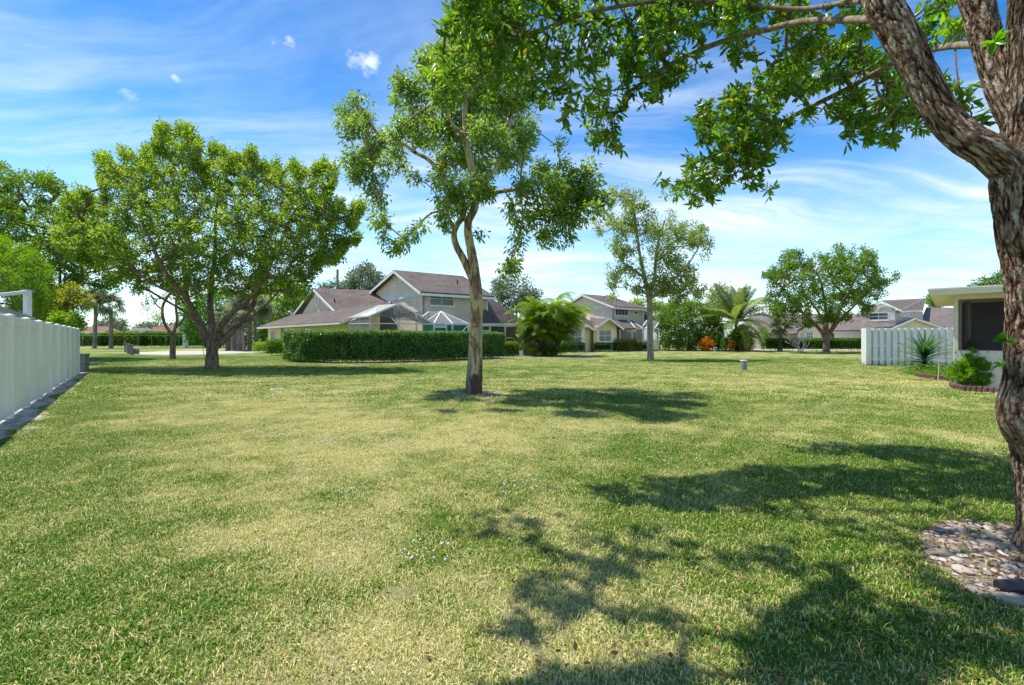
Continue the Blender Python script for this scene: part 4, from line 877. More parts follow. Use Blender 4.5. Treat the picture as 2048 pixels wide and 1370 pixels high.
# --- palms
def frond_mesh(name, L, droop, leaflet, nl, lw, yellow=0.3, seed=0, vee=.5, matr=None):
    """feather frond along +X from the origin, mesh only"""
    r = np.random.default_rng(seed); V = []; Fc = []; T = []
    pts = []
    for i in range(13):
        t = i / 12; a = .95 - droop * t * 1.9; pts.append(a)
    x = z = 0; P = [np.array([0, 0, 0.])]
    for i in range(12): x += math.cos(pts[i]) * L / 12; z += math.sin(pts[i]) * L / 12; P.append(np.array([x, 0, z]))
    P = np.array(P)
    for i in range(12):
        w = .012 * L * (1 - i / 13) + .004; a, b = P[i], P[i + 1]; n = len(V)
        V += [a + [0, -w, 0], a + [0, w, 0], b + [0, w * .9, 0], b + [0, -w * .9, 0]]; Fc += [(n, n + 1, n + 2), (n, n + 2, n + 3)]; T += [.8] * 4
    for k in range(nl):
        t = .14 + .86 * k / nl; f = t * 12; i = min(11, int(f)); p = P[i] + (P[i + 1] - P[i]) * (f - i); d = P[i + 1] - P[i]; d = d / np.linalg.norm(d)
        ll = leaflet * math.sin(math.pi * (.12 + .80 * t)) * r.uniform(.85, 1.1)
        for s in (-1, 1):
            dirn = d * .75 + np.array([0, s * .9, 0]) + np.array([-d[2], 0, d[0]]) * vee * .5; dirn /= np.linalg.norm(dirn)
            mid = p + dirn * ll * .5 + np.array([0, 0, -.04 * ll]); tip = p + dirn * ll + np.array([0, 0, -ll * r.uniform(.25, .5)]); ww = d * lw * .5; n = len(V)
            V += [p - ww * .5, p + ww * .5, mid + ww, tip, mid - ww]; Fc += [(n, n + 1, n + 2), (n, n + 2, n + 4), (n + 4, n + 2, n + 3)]; tt = np.clip(r.normal(.45, .15) + yellow * r.uniform(-.2, .6), 0, 1); T += [tt] * 5
    o = np_mesh(name, V, Fc, matr, attrs={'tint': T}); me = o.data; bpy.data.objects.remove(o); return me
def fan_mesh(R_, n, seed, matr):
    r = np.random.default_rng(seed); V = []; Fc = []; T = []; st = R_ * .7
    V += [(0, -.012, 0), (0, .012, 0), (st, .012, st * .15), (st, -.012, st * .15)]; Fc += [(0, 1, 2), (0, 2, 3)]; T += [.7] * 4
    c = np.array([st, 0, st * .15])
    for k in range(n):
        a = -1.9 + 3.8 * k / (n - 1); l = R_ * (1 - .28 * abs(a) / 1.9) * r.uniform(.85, 1.05); d = np.array([math.cos(a), math.sin(a), 0]); w = np.array([-d[1], d[0], 0]) * .035 * R_ * 1.4; n0 = len(V)
        V += [c, c + d * l * .55 + w + [0, 0, .05], c + d * l * .55 - w + [0, 0, .05], c + d * l + [0, 0, -l * r.uniform(.25, .6)]]; Fc += [(n0, n0 + 1, n0 + 2), (n0 + 1, n0 + 3, n0 + 2)]; T += [np.clip(r.normal(.45, .2), 0, 1)] * 4
    o = np_mesh('frond', V, Fc, matr, attrs={'tint': T}); me = o.data; bpy.data.objects.remove(o); return me
def put(name, me, parent, loc, rz, tilt, s=1.0, roll=0.0):
    """loc world; frond along +X tilted about Y"""
    o = bpy.data.objects.new(name, me); COL.objects.link(o); o.parent = parent; o.location = Vector(loc) - origin_of(parent)
    o.rotation_mode = 'QUATERNION'
    o.rotation_quaternion = (Matrix.Rotation(rz, 3, 'Z') @ Matrix.Rotation(-tilt, 3, 'Y') @ Matrix.Rotation(roll, 3, 'X')).to_quaternion(); o.scale = (s, s, s); return o
FANS = [fan_mesh(1.0, 17, k, M['Lsabal']) for k in range(3)]
def sabal(px, Z, top, label, rad=.19, lean=0, nf=22, size=1.0, seed=0, group='cabbage palms beyond the lawn', boots=False):
    b = gx(px, Z); root = thing('cabbage_palm', label, 'palm', b, group); r = random.Random(seed); tp = W(px + lean, top, Z)
    ch = catmull([(b + Vector((0, 0, -.05)), rad * 1.35), (b + Vector((0, 0, .5)), rad), (b.lerp(tp, .6) + Vector((.05, 0, 0)), rad * .9), (tp, rad * .85)], 8)
    V, Fc = rough_tube(ch, 14, .22 if boots else .10, seed, (5, 5, 3)); np_mesh('trunk', V, Fc, M['palmtrunk'], root, smooth=True)
    if boots:
        m = MB(); hh = (tp - b).z; k = 0
        for i in range(int(hh / .16)):
            for j in range(6):
                a = j * 1.047 + (i % 2) * .52; z = .3 + i * .16; p = b.lerp(tp, z / hh); q = p + Vector((math.cos(a), math.sin(a), 0)) * rad * .9
                m.bar(q, q + Vector((math.cos(a) * .12, math.sin(a) * .12, .16)), .10, .03)
        m.build('leaf_boots', M['palmtrunk'], root)
    for i in range(nf):
        el = math.radians(r.uniform(-50, 80)); put('frond', r.choice(FANS), root, tp, r.uniform(0, 6.28), el, size * r.uniform(.85, 1.15), r.uniform(-.6, .6))
    return root
sabal(189, 72, 606, 'tall slim cabbage palm, left one of the pair beyond the white fence', .26, 2, 26, 1.55, 1)
sabal(222, 72, 612, 'tall cabbage palm, right one of the pair beyond the white fence', .27, -1, 26, 1.6, 2)
sabal(456, 57, 640, 'short rough trunked cabbage palm, leftmost of the palm cluster', .28, -4, 20, 1.2, 3, boots=True)
sabal(468, 60, 622, 'cabbage palm with smooth brown trunk in the palm cluster', .38, 2, 20, 1.3, 4)
sabal(480, 56, 618, 'cabbage palm with criss-cross leaf bases on its pale trunk', .40, 0, 26, 1.4, 5, boots=True)
sabal(488, 54, 640, 'thin leaning cabbage palm right of the criss-cross trunk', .17, -6, 16, 1.1, 6)
sabal(499, 60, 614, 'dark trunked cabbage palm near the left corner of the brown roof', .27, -1, 24, 1.4, 7)
sabal(511, 57, 616, 'grey trunked cabbage palm nearest the left corner of the brown roof', .20, -2, 24, 1.4, 8)
sabal(524, 66, 628, 'cabbage palm right behind the left corner of the brown roof', .24, 4, 20, 1.3, 9)
sabal(1560, 53, 655, 'small cabbage palm by the low hedge, yellowing fan leaves', .25, 0, 22, .95, 10)
ARE = [frond_mesh('frond', 1.9, d, .60, 30, .036, y, k, matr=M['Lpalm']) for k, (d, y) in enumerate([(.85, .0), (1.05, .1), (1.15, .3), (.95, .9), (1.25, .15)])]
def areca():
    Z = 39.5; c = gx(1098, Z); root = thing('areca_palm', 'big multi stemmed golden cane palm clump in front of the cream house', 'palm', c); r = random.Random(4)
    for i in range(80):
        a = r.uniform(0, 6.28); q = math.sqrt(r.uniform(0, 1)); b = c + Vector((math.cos(a) * q * .75, math.sin(a) * q * .6, 0)); h = r.uniform(1.2, 4.3) * (1.1 - .35 * q)
        lean = Vector((math.cos(a), math.sin(a), 0)) * (q * 1.5 + r.uniform(-.1, .3)) * h / 3
        t = b + lean + Vector((0, 0, h)); m = MB(); ch = catmull([(b, .05), (b + lean * .3 + Vector((0, 0, h * .5)), .042), (t, .035)], 4); m.tube([p for p, _ in ch], [x for _, x in ch], 6); m.build('stem', M['limb'], root, smooth=True)
        for j in range(r.choice((6, 7, 8))):
            put('frond', ARE[r.choices(range(5), (4, 4, 3, 2, 4))[0]], root, t, a + r.uniform(-2.6, 2.6), math.radians(r.uniform(-12, 26)), r.uniform(.8, 1.2), r.uniform(-.5, .5))
    for i in range(90):      # low shoots so that the base is full
        a = r.uniform(0, 6.28); b = c + Vector((math.cos(a) * r.uniform(.2, 1.2), math.sin(a) * .8, r.uniform(0, .3)))
        put('frond', ARE[r.randrange(5)], root, b, a + r.uniform(-.6, .6), math.radians(r.uniform(5, 35)), r.uniform(.45, .9), r.uniform(-.5, .5))
    for (dx, dy, n) in ((-2.6, -.6, 9), (-2.0, .3, 9), (2.4, .3, 8)):   # side shoots
        for j in range(n): put('frond', ARE[r.randrange(5)], root, c + Vector((dx, dy, .2 + r.uniform(0, 1.4))), r.uniform(0, 6.28), math.radians(r.uniform(0, 30)), r.uniform(.4, .75))
areca()
COC = [frond_mesh('frond', 4.4, d, 1.0, 42, .10, y, 20 + k, matr=M['Lcoco']) for k, (d, y) in enumerate([(.30, .1), (.55, .15), (.75, .3), (.9, 1.0)])]
def coconut():
    Z = 55; b = gx(1474, Z); t = W(1472, 648, Z); root = thing('coconut_palm', 'coconut palm with long drooping fronds right of the round tree', 'palm', b); r = random.Random(9)
    ch = catmull([(b, .3), (b.lerp(t, .5), .2), (t, .17)], 6); V, Fc = rough_tube(ch, 12, .1, 2); np_mesh('trunk', V, Fc, M['palmtrunk'], root, smooth=True)
    for i in range(30):
        k = 0 if i < 9 else (1 if i < 17 else (2 if i < 25 else 3)); el = (28, 6, -25, -52)[k]
        put('frond', COC[k], root, t, i * 2.4 + r.uniform(-.3, .3), math.radians(el + r.uniform(-10, 14)), r.uniform(1.0, 1.25) * (.85 if k == 3 else 1), r.uniform(-.4, .4))
coconut()

# --- hedges and shrubs
def hedge(name, label, path, width, h, n, Lf, lm, group=None, z0=.12, tint=.45, cat='hedge', jag=.05, foot=True):
    """path list of ground Vectors along the hedge's centre"""
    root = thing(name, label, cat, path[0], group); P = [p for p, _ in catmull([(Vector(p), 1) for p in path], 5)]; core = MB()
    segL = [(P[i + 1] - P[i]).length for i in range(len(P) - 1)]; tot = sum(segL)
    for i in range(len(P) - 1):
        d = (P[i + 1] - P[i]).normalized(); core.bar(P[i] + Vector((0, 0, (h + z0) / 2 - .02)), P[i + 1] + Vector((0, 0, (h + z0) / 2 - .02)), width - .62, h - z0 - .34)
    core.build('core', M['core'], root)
    s = NR.uniform(0, tot, n); side = NR.uniform(size=n); cum = np.cumsum([0] + segL)
    i = np.clip(np.searchsorted(cum, s) - 1, 0, len(segL) - 1); A = np.array([list(p) for p in P]); t = (s - cum[i]) / np.array(segL)[i]
    c = A[i] + (A[i + 1] - A[i]) * t[:, None]; d = norm(A[i + 1] - A[i]); nn = np.stack([d[:, 1], -d[:, 0], 0 * s], 1)
    per = 2 * h + width; u = NR.uniform(0, per, n); w2 = width / 2
    bump = (fbm(np.stack([s * 2.2, u * 2.2, 0 * s], 1), 13, 3) - .5) * jag * 4
    rr = .12 # rounded shoulder
    off = np.where(u < h, -w2, np.where(u < h + width, u - h - w2, w2)); z = np.where(u < h, u, np.where(u < h + width, h, per - u))
    out = np.where((u < h)[:, None], -nn, np.where((u < h + width)[:, None], np.array([[0, 0, 1.]]), nn))
    depth = np.abs(NR.normal(0, .09, n)) - bump - .03
    z = z0 + z * (h - z0) / h
    base = c + nn * off[:, None] + np.array([0, 0, 1.]) * z[:, None] - out * depth[:, None]
    # rounded ends
    e = NR.uniform(size=n) < (width * h) / (per * tot) * 2.2
    k = e.sum(); endi = NR.integers(0, 2, k); pe = np.where((endi == 0)[:, None], A[0], A[-1]); de = np.where((endi == 0)[:, None], -norm(A[1:2] - A[0:1]), norm(A[-1:] - A[-2:-1])); ne = np.stack([de[:, 1], -de[:, 0], 0 * de[:, 0]], 1)
    base[e] = pe + ne * NR.uniform(-w2, w2, (k, 1)) + de * (NR.normal(0, .05, (k, 1)) + .02) + np.array([0, 0, 1.]) * (z0 + NR.uniform(0, 1, (k, 1)) * (h - z0)); out[e] = de
    ddir = out * .8 + NR.normal(size=(n, 3)) * .6 + np.array([0, 0, .25]); cl = fbm(base * 3.1, 5, 2)
    tt = np.clip(tint + (cl - .5) * .5 + NR.normal(0, .22, n) + .22 * (out[:, 2] > .5), 0, .88); y = NR.uniform(size=n) < .03; tt[y] = .95  # tint also carries painted highlights, dark gaps and a brighter top
    L = Lf * NR.uniform(.6, 1.15, n); v, f, ti = leaves(base, ddir, L, L * .5, tt, updir=out + .6 * NR.normal(size=(n, 3)))
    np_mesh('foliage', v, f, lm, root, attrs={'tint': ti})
    if foot:
        m = MB(); r = random.Random(2); k = int(tot / .35) + 1
        for q in range(k):
            sd = r.uniform(0, tot); j = min(len(segL) - 1, int(np.searchsorted(cum, sd)) - 1 if sd > 0 else 0); j = max(0, j); p = P[j].lerp(P[j + 1], (sd - cum[j]) / segL[j]) + Vector((r.uniform(-.2, .2), r.uniform(-.2, .2), 0))
            m.tube([p, p + Vector((r.uniform(-.1, .1), r.uniform(-.1, .1), .4))], [.02, .014], 5)
        m.build('stems', M['bark1'], root)
    return root
hedge('hedge', 'long glossy clipped hedge in front of the screened pool enclosures', [gx(588, 30.6), gx(612, 28.9), gx(650, 28.0), gx(720, 27.9), gx(820, 29.2), gx(900, 31.2), gx(995, 35.6)], 1.25, 1.80, 80000, .12, M['Lh'])
hedge('hedge', 'small clipped hedge block left of the long hedge by the cream wall', [gx(547, 41.5), gx(577, 40.5)], 1.3, 1.30, 6000, .11, M['L5'])
hedge('hedge', 'low light green hedge at the left corner of the cream house', [gx(521, 50), gx(545, 48)], 1.5, 1.0, 4500, .12, M['L1'])
hedge('hedge', 'low hedge with reddish tips right of the long clipped hedge', [gx(998, 38.5), gx(1032, 38.5)], 1.0, 1.12, 4500, .11, M['L5'])
hedge('hedge', 'low clipped hedge under the window left of the twin gables', [gx(1128, 50.0), gx(1166, 50.5)], .9, .98, 4000, .10, M['Ldark'])
hedge('hedge', 'low clipped hedge under the window of the right twin gable', [gx(1191, 52.5), gx(1226, 53.5)], .9, .95, 4000, .10, M['Ldark'])
hedge('hedge', 'loose yellow green hedge in front of the lattice enclosure', [gx(1230, 53.2), gx(1274, 54.5)], 1.2, 1.25, 5000, .13, M['Lyel'], jag=.14, cat='shrub')
hedge('hedge', 'short dark hedge block just left of the pale trunk', [gx(1279, 54.5), gx(1297, 55)], .9, .95, 2500, .10, M['Ldark'])
hedge('hedge', 'long low hedge behind the umbrella crowned tree', [gx(1537, 53.5), gx(1600, 52.8), gx(1722, 52.5)], 1.2, 1.42, 17000, .12, M['L5'], z0=.28)
for i, (a, b, z, hh, lab) in enumerate([(100, 205, 86, 2.2, 'far loose oleander hedge section left of the left tall palm'), (207, 285, 87, 2.5, 'far loose oleander hedge section between the tall palms and the slim tree'), (287, 350, 88, 2.5, 'far loose oleander hedge section behind the slim tree'), (352, 440, 88, 2.6, 'far loose oleander hedge section left of the palm cluster')]):
    hedge('hedge', lab, [gx(a, z), gx((a + b) / 2, z + .4), gx(b, z)], 1.8, hh, 9000, .22, M['L5'] if i % 2 else M['Ldark'], 'far oleander hedge sections', jag=.28, tint=.5)
def shrub(name, label, px, Z, rx, h, n, Lf, Wf, lm, group=None, cat='shrub', mid=.5, up=.3, loc=None):
    b = loc if loc is not None else gx(px, Z); root = thing(name, label, cat, b, group); r = random.Random(int(px)); m = MB()
    for i in range(7):
        a = r.uniform(0, 6.28); m.tube([b, b + Vector((math.cos(a) * rx * .35, math.sin(a) * rx * .35, h * .6))], [.02, .01], 5)
    m.build('stems', M['bark1'], root); k = max(10, n // 22)
    d = norm(NR.normal(size=(k, 3))) * NR.uniform(size=(k, 1)) ** .33; tips = np.array(b) + np.array([0, 0, h * .55]) + d * np.array([rx, rx, h * .47])
    crown(tips, 22, Lf, Wf, min(.3, rx * .3), 'foliage', lm, root, tint_mid=mid, hang=-up); return root
shrub('croton', 'bright orange leaved shrub right of the round tree', 1414, 54.5, .85, 1.45, 1500, .20, .075, M['Lorange'])
shrub('croton', 'small orange shrub among the dark shrubs under the coconut palm', 1463, 53, .45, 1.25, 600, .18, .07, M['Lorange'])
shrub('croton', 'dark red leaved shrub under the coconut palm', 1480, 53.5, .5, 1.5, 700, .2, .08, M['Lred'])
shrub('shrub', 'tall leafy shrub directly right of the bright orange shrub', 1434, 54.8, .9, 2.2, 1800, .2, .09, M['Ldark'])
shrub('shrub', 'dark rounded shrub in front of the coconut palm trunk', 1452, 54, .9, 1.6, 1800, .16, .08, M['Ldark'])
shrub('shrub', 'dark rounded shrub at the right end of the planting by the coconut palm', 1492, 53, .85, 1.5, 1800, .16, .08, M['L5'])
shrub('shrub', 'broad leafy shrub right behind the red leaved shrub by the coconut palm', 1486, 56.5, 1.1, 3.0, 2600, .22, .11, M['L5'])
shrub('shrub', 'tall loose shrub hiding the foot of the coconut palm', 1470, 53.8, .8, 2.5, 2200, .2, .1, M['Ldark'])
shrub('shrub', 'reddish low shrub left of the golden cane palm', 1062, 38.4, .7, 1.0, 900, .14, .06, M['Lyel'])
shrub('shrub', 'green shrub on the driveway side of the tan house', 1528, 61, .8, 3.0, 1400, .2, .1, M['L5'])
shrub('shrub', 'large dark shrub mass beside the cream house under the palms', 535, 62, 1.7, 3.6, 2600, .24, .12, M['Ldark'])

# dead bleached shrub
def dead_shrub():
    Z = 50; b = gx(1603, Z); root = thing('dead_shrub', 'bare bleached white branching shrub in front of the low hedge', 'shrub', b); r = random.Random(14); m = MB()
    def grow(p, d, L, rad, k):
        q = p + d * L; m.tube([p, p.lerp(q, .5) + Vector((r.uniform(-.05, .05), 0, r.uniform(-.05, .05))), q], [rad, rad * .85, rad * .65], 5, False)
        if k == 0: return
        for _ in range(r.choice((2, 3))):
            nd = (d + Vector((r.uniform(-.8, .8), r.uniform(-.6, .6), r.uniform(-.1, .5)))).normalized(); grow(q, nd, L * r.uniform(.6, .85), rad * .62, k - 1)
    for d in ((-.9, 0, .9), (-.3, .2, 1), (.3, 0, 1), (.8, .1, .7), (-.6, -.3, .5), (.1, -.4, .8)): grow(b, Vector(d).normalized(), r.uniform(.7, 1.1), .045, 4)
    m.build('branches', M['deadwood'], root)
dead_shrub()

# yucca
def yucca():
    Z = 19; b = gx(1849, Z); root = thing('yucca', 'spiky yucca in front of the white wooden fence', 'plant', b); r = random.Random(6)
    mes = []
    for k in range(3):
        L = .95; V = []; Fc = []; T = []
        for i in range(6):
            t = i / 5; w = .040 * (1 - t ** 2.2) + .003; x = L * t; z = -.10 * t * t * (k + .5) * L
            V += [(x, -w, z + .01), (x, 0, z), (x, w, z + .01)]; T += [.35 + .1 * k] * 3
        for i in range(5):
            a = i * 3
            for j in (0, 1): Fc += [(a + j, a + j + 1, a + j + 4), (a + j, a + j + 4, a + j + 3)]
        o = np_mesh('leaf', V, Fc, M['Lyucca'], attrs={'tint': T}); mes.append(o.data); bpy.data.objects.remove(o)
    m = MB(); m.tube([b, b + Vector((0, 0, .75))], [.06, .05], 8); m.build('stem', M['palmtrunk'], root)
    for i in range(190):
        h = r.uniform(.18, .85); el = math.radians(-25 + 100 * (h - .18) / .67 * r.uniform(.55, 1.1)); put('leaf', r.choice(mes), root, b + Vector((0, 0, h)), i * 2.4, el, r.uniform(.8, 1.15))
yucca()
# arborvitae
def arbor():
    Z = 13.6; b = gx(1945, Z) + Vector((0, 0, .0)); root = thing('arborvitae', 'bright green cone shaped arborvitae against the porch wall', 'shrub', b); n = 760
    u = NR.uniform(size=n) ** 1.35; h = .10 + 1.20 * u; rad = .50 * np.sin(np.clip((1 - u) * 1.15 + .02, 0, 1) * math.pi / 2) ** 1.0 * (.72 + .28 * np.clip(u * 6, 0, 1)); a = NR.uniform(0, 6.283, n); q = rad * (NR.uniform(.35, 1.0, n)); lump = .9 + .2 * fbm(np.stack([np.cos(a) * 2, np.sin(a) * 2, h * 3], 1), 3, 2)
    tips = np.array(b) + np.stack([np.cos(a) * q * lump, np.sin(a) * q * lump, h], 1)
    crown(tips, 60, .070, .026, .06, 'crown', M['Lthuja'], root, centre=tuple(b + Vector((0, 0, .1))), hang=-.7, tint_mid=.5)
    m = MB()
    for i in range(12):
        aa = i * .7; m.tube([b, b + Vector((math.cos(aa) * .08, math.sin(aa) * .08, .3)), b + Vector((math.cos(aa) * .22, math.sin(aa) * .22, .75))], [.018, .014, .008], 5)
    m.build('stems', M['limb'], root)
arbor()
shrub('ground_cover', 'low feathery ground cover beside the yucca', 1885, 17.6, .95, .22, 1500, .09, .03, M['Lthuja'], loc=gx(1880, 17.8), mid=.4, up=.5, cat='plant')

# ------------------------------------------------------------------ fences
def vinyl_fence():
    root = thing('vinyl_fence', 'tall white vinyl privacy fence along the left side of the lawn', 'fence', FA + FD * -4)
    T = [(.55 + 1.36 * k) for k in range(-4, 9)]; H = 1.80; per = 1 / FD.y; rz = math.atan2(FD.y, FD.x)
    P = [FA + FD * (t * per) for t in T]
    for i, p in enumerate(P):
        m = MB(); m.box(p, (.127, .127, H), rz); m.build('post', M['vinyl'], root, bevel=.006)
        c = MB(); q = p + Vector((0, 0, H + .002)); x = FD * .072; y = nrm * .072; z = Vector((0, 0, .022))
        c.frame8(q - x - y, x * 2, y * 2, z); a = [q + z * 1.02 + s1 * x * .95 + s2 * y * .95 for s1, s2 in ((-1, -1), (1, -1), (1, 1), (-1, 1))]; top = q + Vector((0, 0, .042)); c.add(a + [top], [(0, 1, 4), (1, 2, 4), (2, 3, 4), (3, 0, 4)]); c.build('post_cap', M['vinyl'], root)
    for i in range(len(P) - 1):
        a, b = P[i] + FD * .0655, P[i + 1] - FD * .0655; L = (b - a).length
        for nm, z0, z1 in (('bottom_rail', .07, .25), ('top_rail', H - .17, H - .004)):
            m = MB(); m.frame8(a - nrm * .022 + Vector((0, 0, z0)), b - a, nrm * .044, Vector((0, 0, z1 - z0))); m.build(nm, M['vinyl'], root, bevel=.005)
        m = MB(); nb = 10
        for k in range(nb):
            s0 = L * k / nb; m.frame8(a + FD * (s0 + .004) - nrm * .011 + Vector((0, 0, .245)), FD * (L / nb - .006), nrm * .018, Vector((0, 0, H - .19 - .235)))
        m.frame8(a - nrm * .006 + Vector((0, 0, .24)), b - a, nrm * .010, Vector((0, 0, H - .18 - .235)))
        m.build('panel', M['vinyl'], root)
vinyl_fence()
def shadow_fence():
    C = gx(1733, 24.9); E = gx(1915, 23.7); Bk = gx(1723, 27.0); root = thing('wooden_fence', 'white painted shadowbox wooden fence beside the screened porch', 'fence', C); H = 1.98
    def run(a, b, period, wid, first=True):
        d = (b - a); L = d.length; d = d.normalized(); n = Vector((d.y, -d.x, 0)); 
        if n.dot(-a) < 0: n = -n
        for z in (.30, 1.00, 1.82): m = MB(); m.frame8(a + Vector((0, 0, z)) - n * .092, d * L, n * .092, Vector((0, 0, .09))); m.build('rail', M['paintwood'], root)
        k = int(L / period); r = random.Random(2)
        for i in range(k):
            s = i * period + .02; zz = r.uniform(.03, .06)
            m = MB(); p = a + d * s + n * .002; h = H + r.uniform(-.012, .012)
            m.frame8(p + Vector((0, 0, zz)), d * wid, n * .02, Vector((0, 0, h - zz))); m.build('picket', M['paintwood'], root)
            m = MB(); p = a + d * (s + period * .5 - .0) - n * .115; m.frame8(p + Vector((0, 0, zz)), d * wid, n * .02, Vector((0, 0, h - .02 - zz))); m.build('picket', M['paintwood'], root)
    run(C, E, .283, .178); run(C + Vector((0, .08, 0)), Bk, .16, .15)
    m = MB(); m.box(C + Vector((.03, .05, 0)), (.09, .09, H - .02)); m.build('post', M['paintwood'], root)
shadow_fence()
def chain_fence():
    root = thing('chain_link_fence', 'thin grey wire fence posts in front of the far oleander hedge', 'fence', gx(120, 83))
    a, b = gx(110, 83), gx(440, 84); n = 13; tp = MB(); tp.tube([a + Vector((0, 0, 2.0)), b + Vector((0, 0, 2.0))], [.014, .014], 5); tp.build('top_rail', M['grey'], root)
    for i in range(n): p = a.lerp(b, i / (n - 1)); m = MB(); m.tube([p, p + Vector((0, 0, 2.3))], [.045, .045], 6); m.build('post', M['fencegrey'], root)
chain_fence()

# ------------------------------------------------------------------ buildings
class Wall:
    """a vertical plane through two ground points; s runs along it, z is height, d is the distance out of it towards the viewer"""
    def __init__(s, a, b):
        s.a = Vector((a[0], a[1], 0)); d = Vector((b[0], b[1], 0)) - s.a; s.L = d.length; s.d = d.normalized(); s.n = Vector((s.d.y, -s.d.x, 0))
        if s.n.dot(-s.a) < 0: s.n = -s.n
    def s_of(s, px):
        k = (px - CX) / F; return (k * s.a.y - s.a.x) / (s.d.x - k * s.d.y)
    def z_of(s, px, py): Z = s.a.y + s.d.y * s.s_of(px); return CH - (py - HY) / F * Z
    def P(s, u, z, d=0): return s.a + s.d * u + s.n * d + Vector((0, 0, z))
    def at(s, px, py, d=0): return s.P(s.s_of(px), s.z_of(px, py), d)
    def box(s, mb, s0, s1, z0, z1, d0, d1): mb.frame8(s.P(s0, z0, d0), s.d * (s1 - s0), s.n * (d1 - d0), Vector((0, 0, z1 - z0)))
    def prism(s, mb, uz, d0, d1): mb.prism([s.P(u, z, d0) for u, z in uz], s.n * (d1 - d0))
    def window(s, root, px0, px1, py0, py1, cols, rows, pane='glass', fr='white', fw=.06, proud=.05, name='window'):
        s0, s1 = sorted((s.s_of(px0), s.s_of(px1))); pm = (px0 + px1) / 2; z1 = s.z_of(pm, py0); z0 = s.z_of(pm, py1)
        m = MB(); s.box(m, s0, s0 + fw, z0, z1, .003, proud); s.box(m, s1 - fw, s1, z0, z1, .003, proud); s.box(m, s0 + fw, s1 - fw, z1 - fw, z1, .003, proud); s.box(m, s0 + fw, s1 - fw, z0, z0 + fw, .003, proud)
        gw = (s1 - s0 - 2 * fw); gh = (z1 - z0 - 2 * fw); b = .025
        for c in range(1, cols): u = s0 + fw + gw * c / cols; s.box(m, u - b, u + b, z0 + fw + .001, z1 - fw - .001, .004, proud - .01)
        for r in range(1, rows): u = z0 + fw + gh * r / rows; s.box(m, s0 + fw + .001, s1 - fw - .001, u - b, u + b, .005, proud - .015)
        w = m.build(name, M[fr], root)
        for c in range(cols):
            for r in range(rows):
                p = MB(); s.box(p, s0 + fw + gw * c / cols + b, s0 + fw + gw * (c + 1) / cols - b, z0 + fw + gh * r / rows + b, z0 + fw + gh * (r + 1) / rows - b, .002, .014)
                q = p.build('pane', M[pane], None, origin=origin_of(root)); q.parent = w; q.location = (0, 0, 0)
        sl = MB(); s.box(sl, s0 - .05, s1 + .05, z0 - .07, z0 - .002, .003, proud + .06); q = sl.build('sill', M[fr], None, origin=origin_of(root)); q.parent = w; q.location = (0, 0, 0)
        return w
def roofslab(root, pts, th=.16, name='roof', matr='roof'):
    """pts 3-D corners of the upper surface; fan of triangles with thickness"""
    m = MB(); n = len(pts); up = [Vector(p) for p in pts]; lo = [p - Vector((0, 0, th)) for p in up]
    nn = Vector((0, 0, 0))
    for i in range(n): nn += up[i].cross(up[(i + 1) % n])
    fs = [tuple(range(n)), tuple(range(2 * n - 1, n - 1, -1))] + [(i + n, (i + 1) % n + n, (i + 1) % n, i) for i in range(n)]
    if nn.z < 0: fs = [f[::-1] for f in fs]
    m.add(up + lo, fs); return m.build(name, M[matr], root)
def fascia(root, p0, p1, h=.22, w=.05, matr='white', drop=.0, name='fascia'):
    p0, p1 = Vector(p0), Vector(p1); m = MB(); d = p1 - p0; side = Vector((-d.y, d.x, 0)).normalized() * w
    if side.dot(-p0) < 0: side = -side
    m.frame8(p0 - Vector((0, 0, h + drop)) + side * .05, d, side, Vector((0, 0, h))); return m.build(name, M[matr], root)

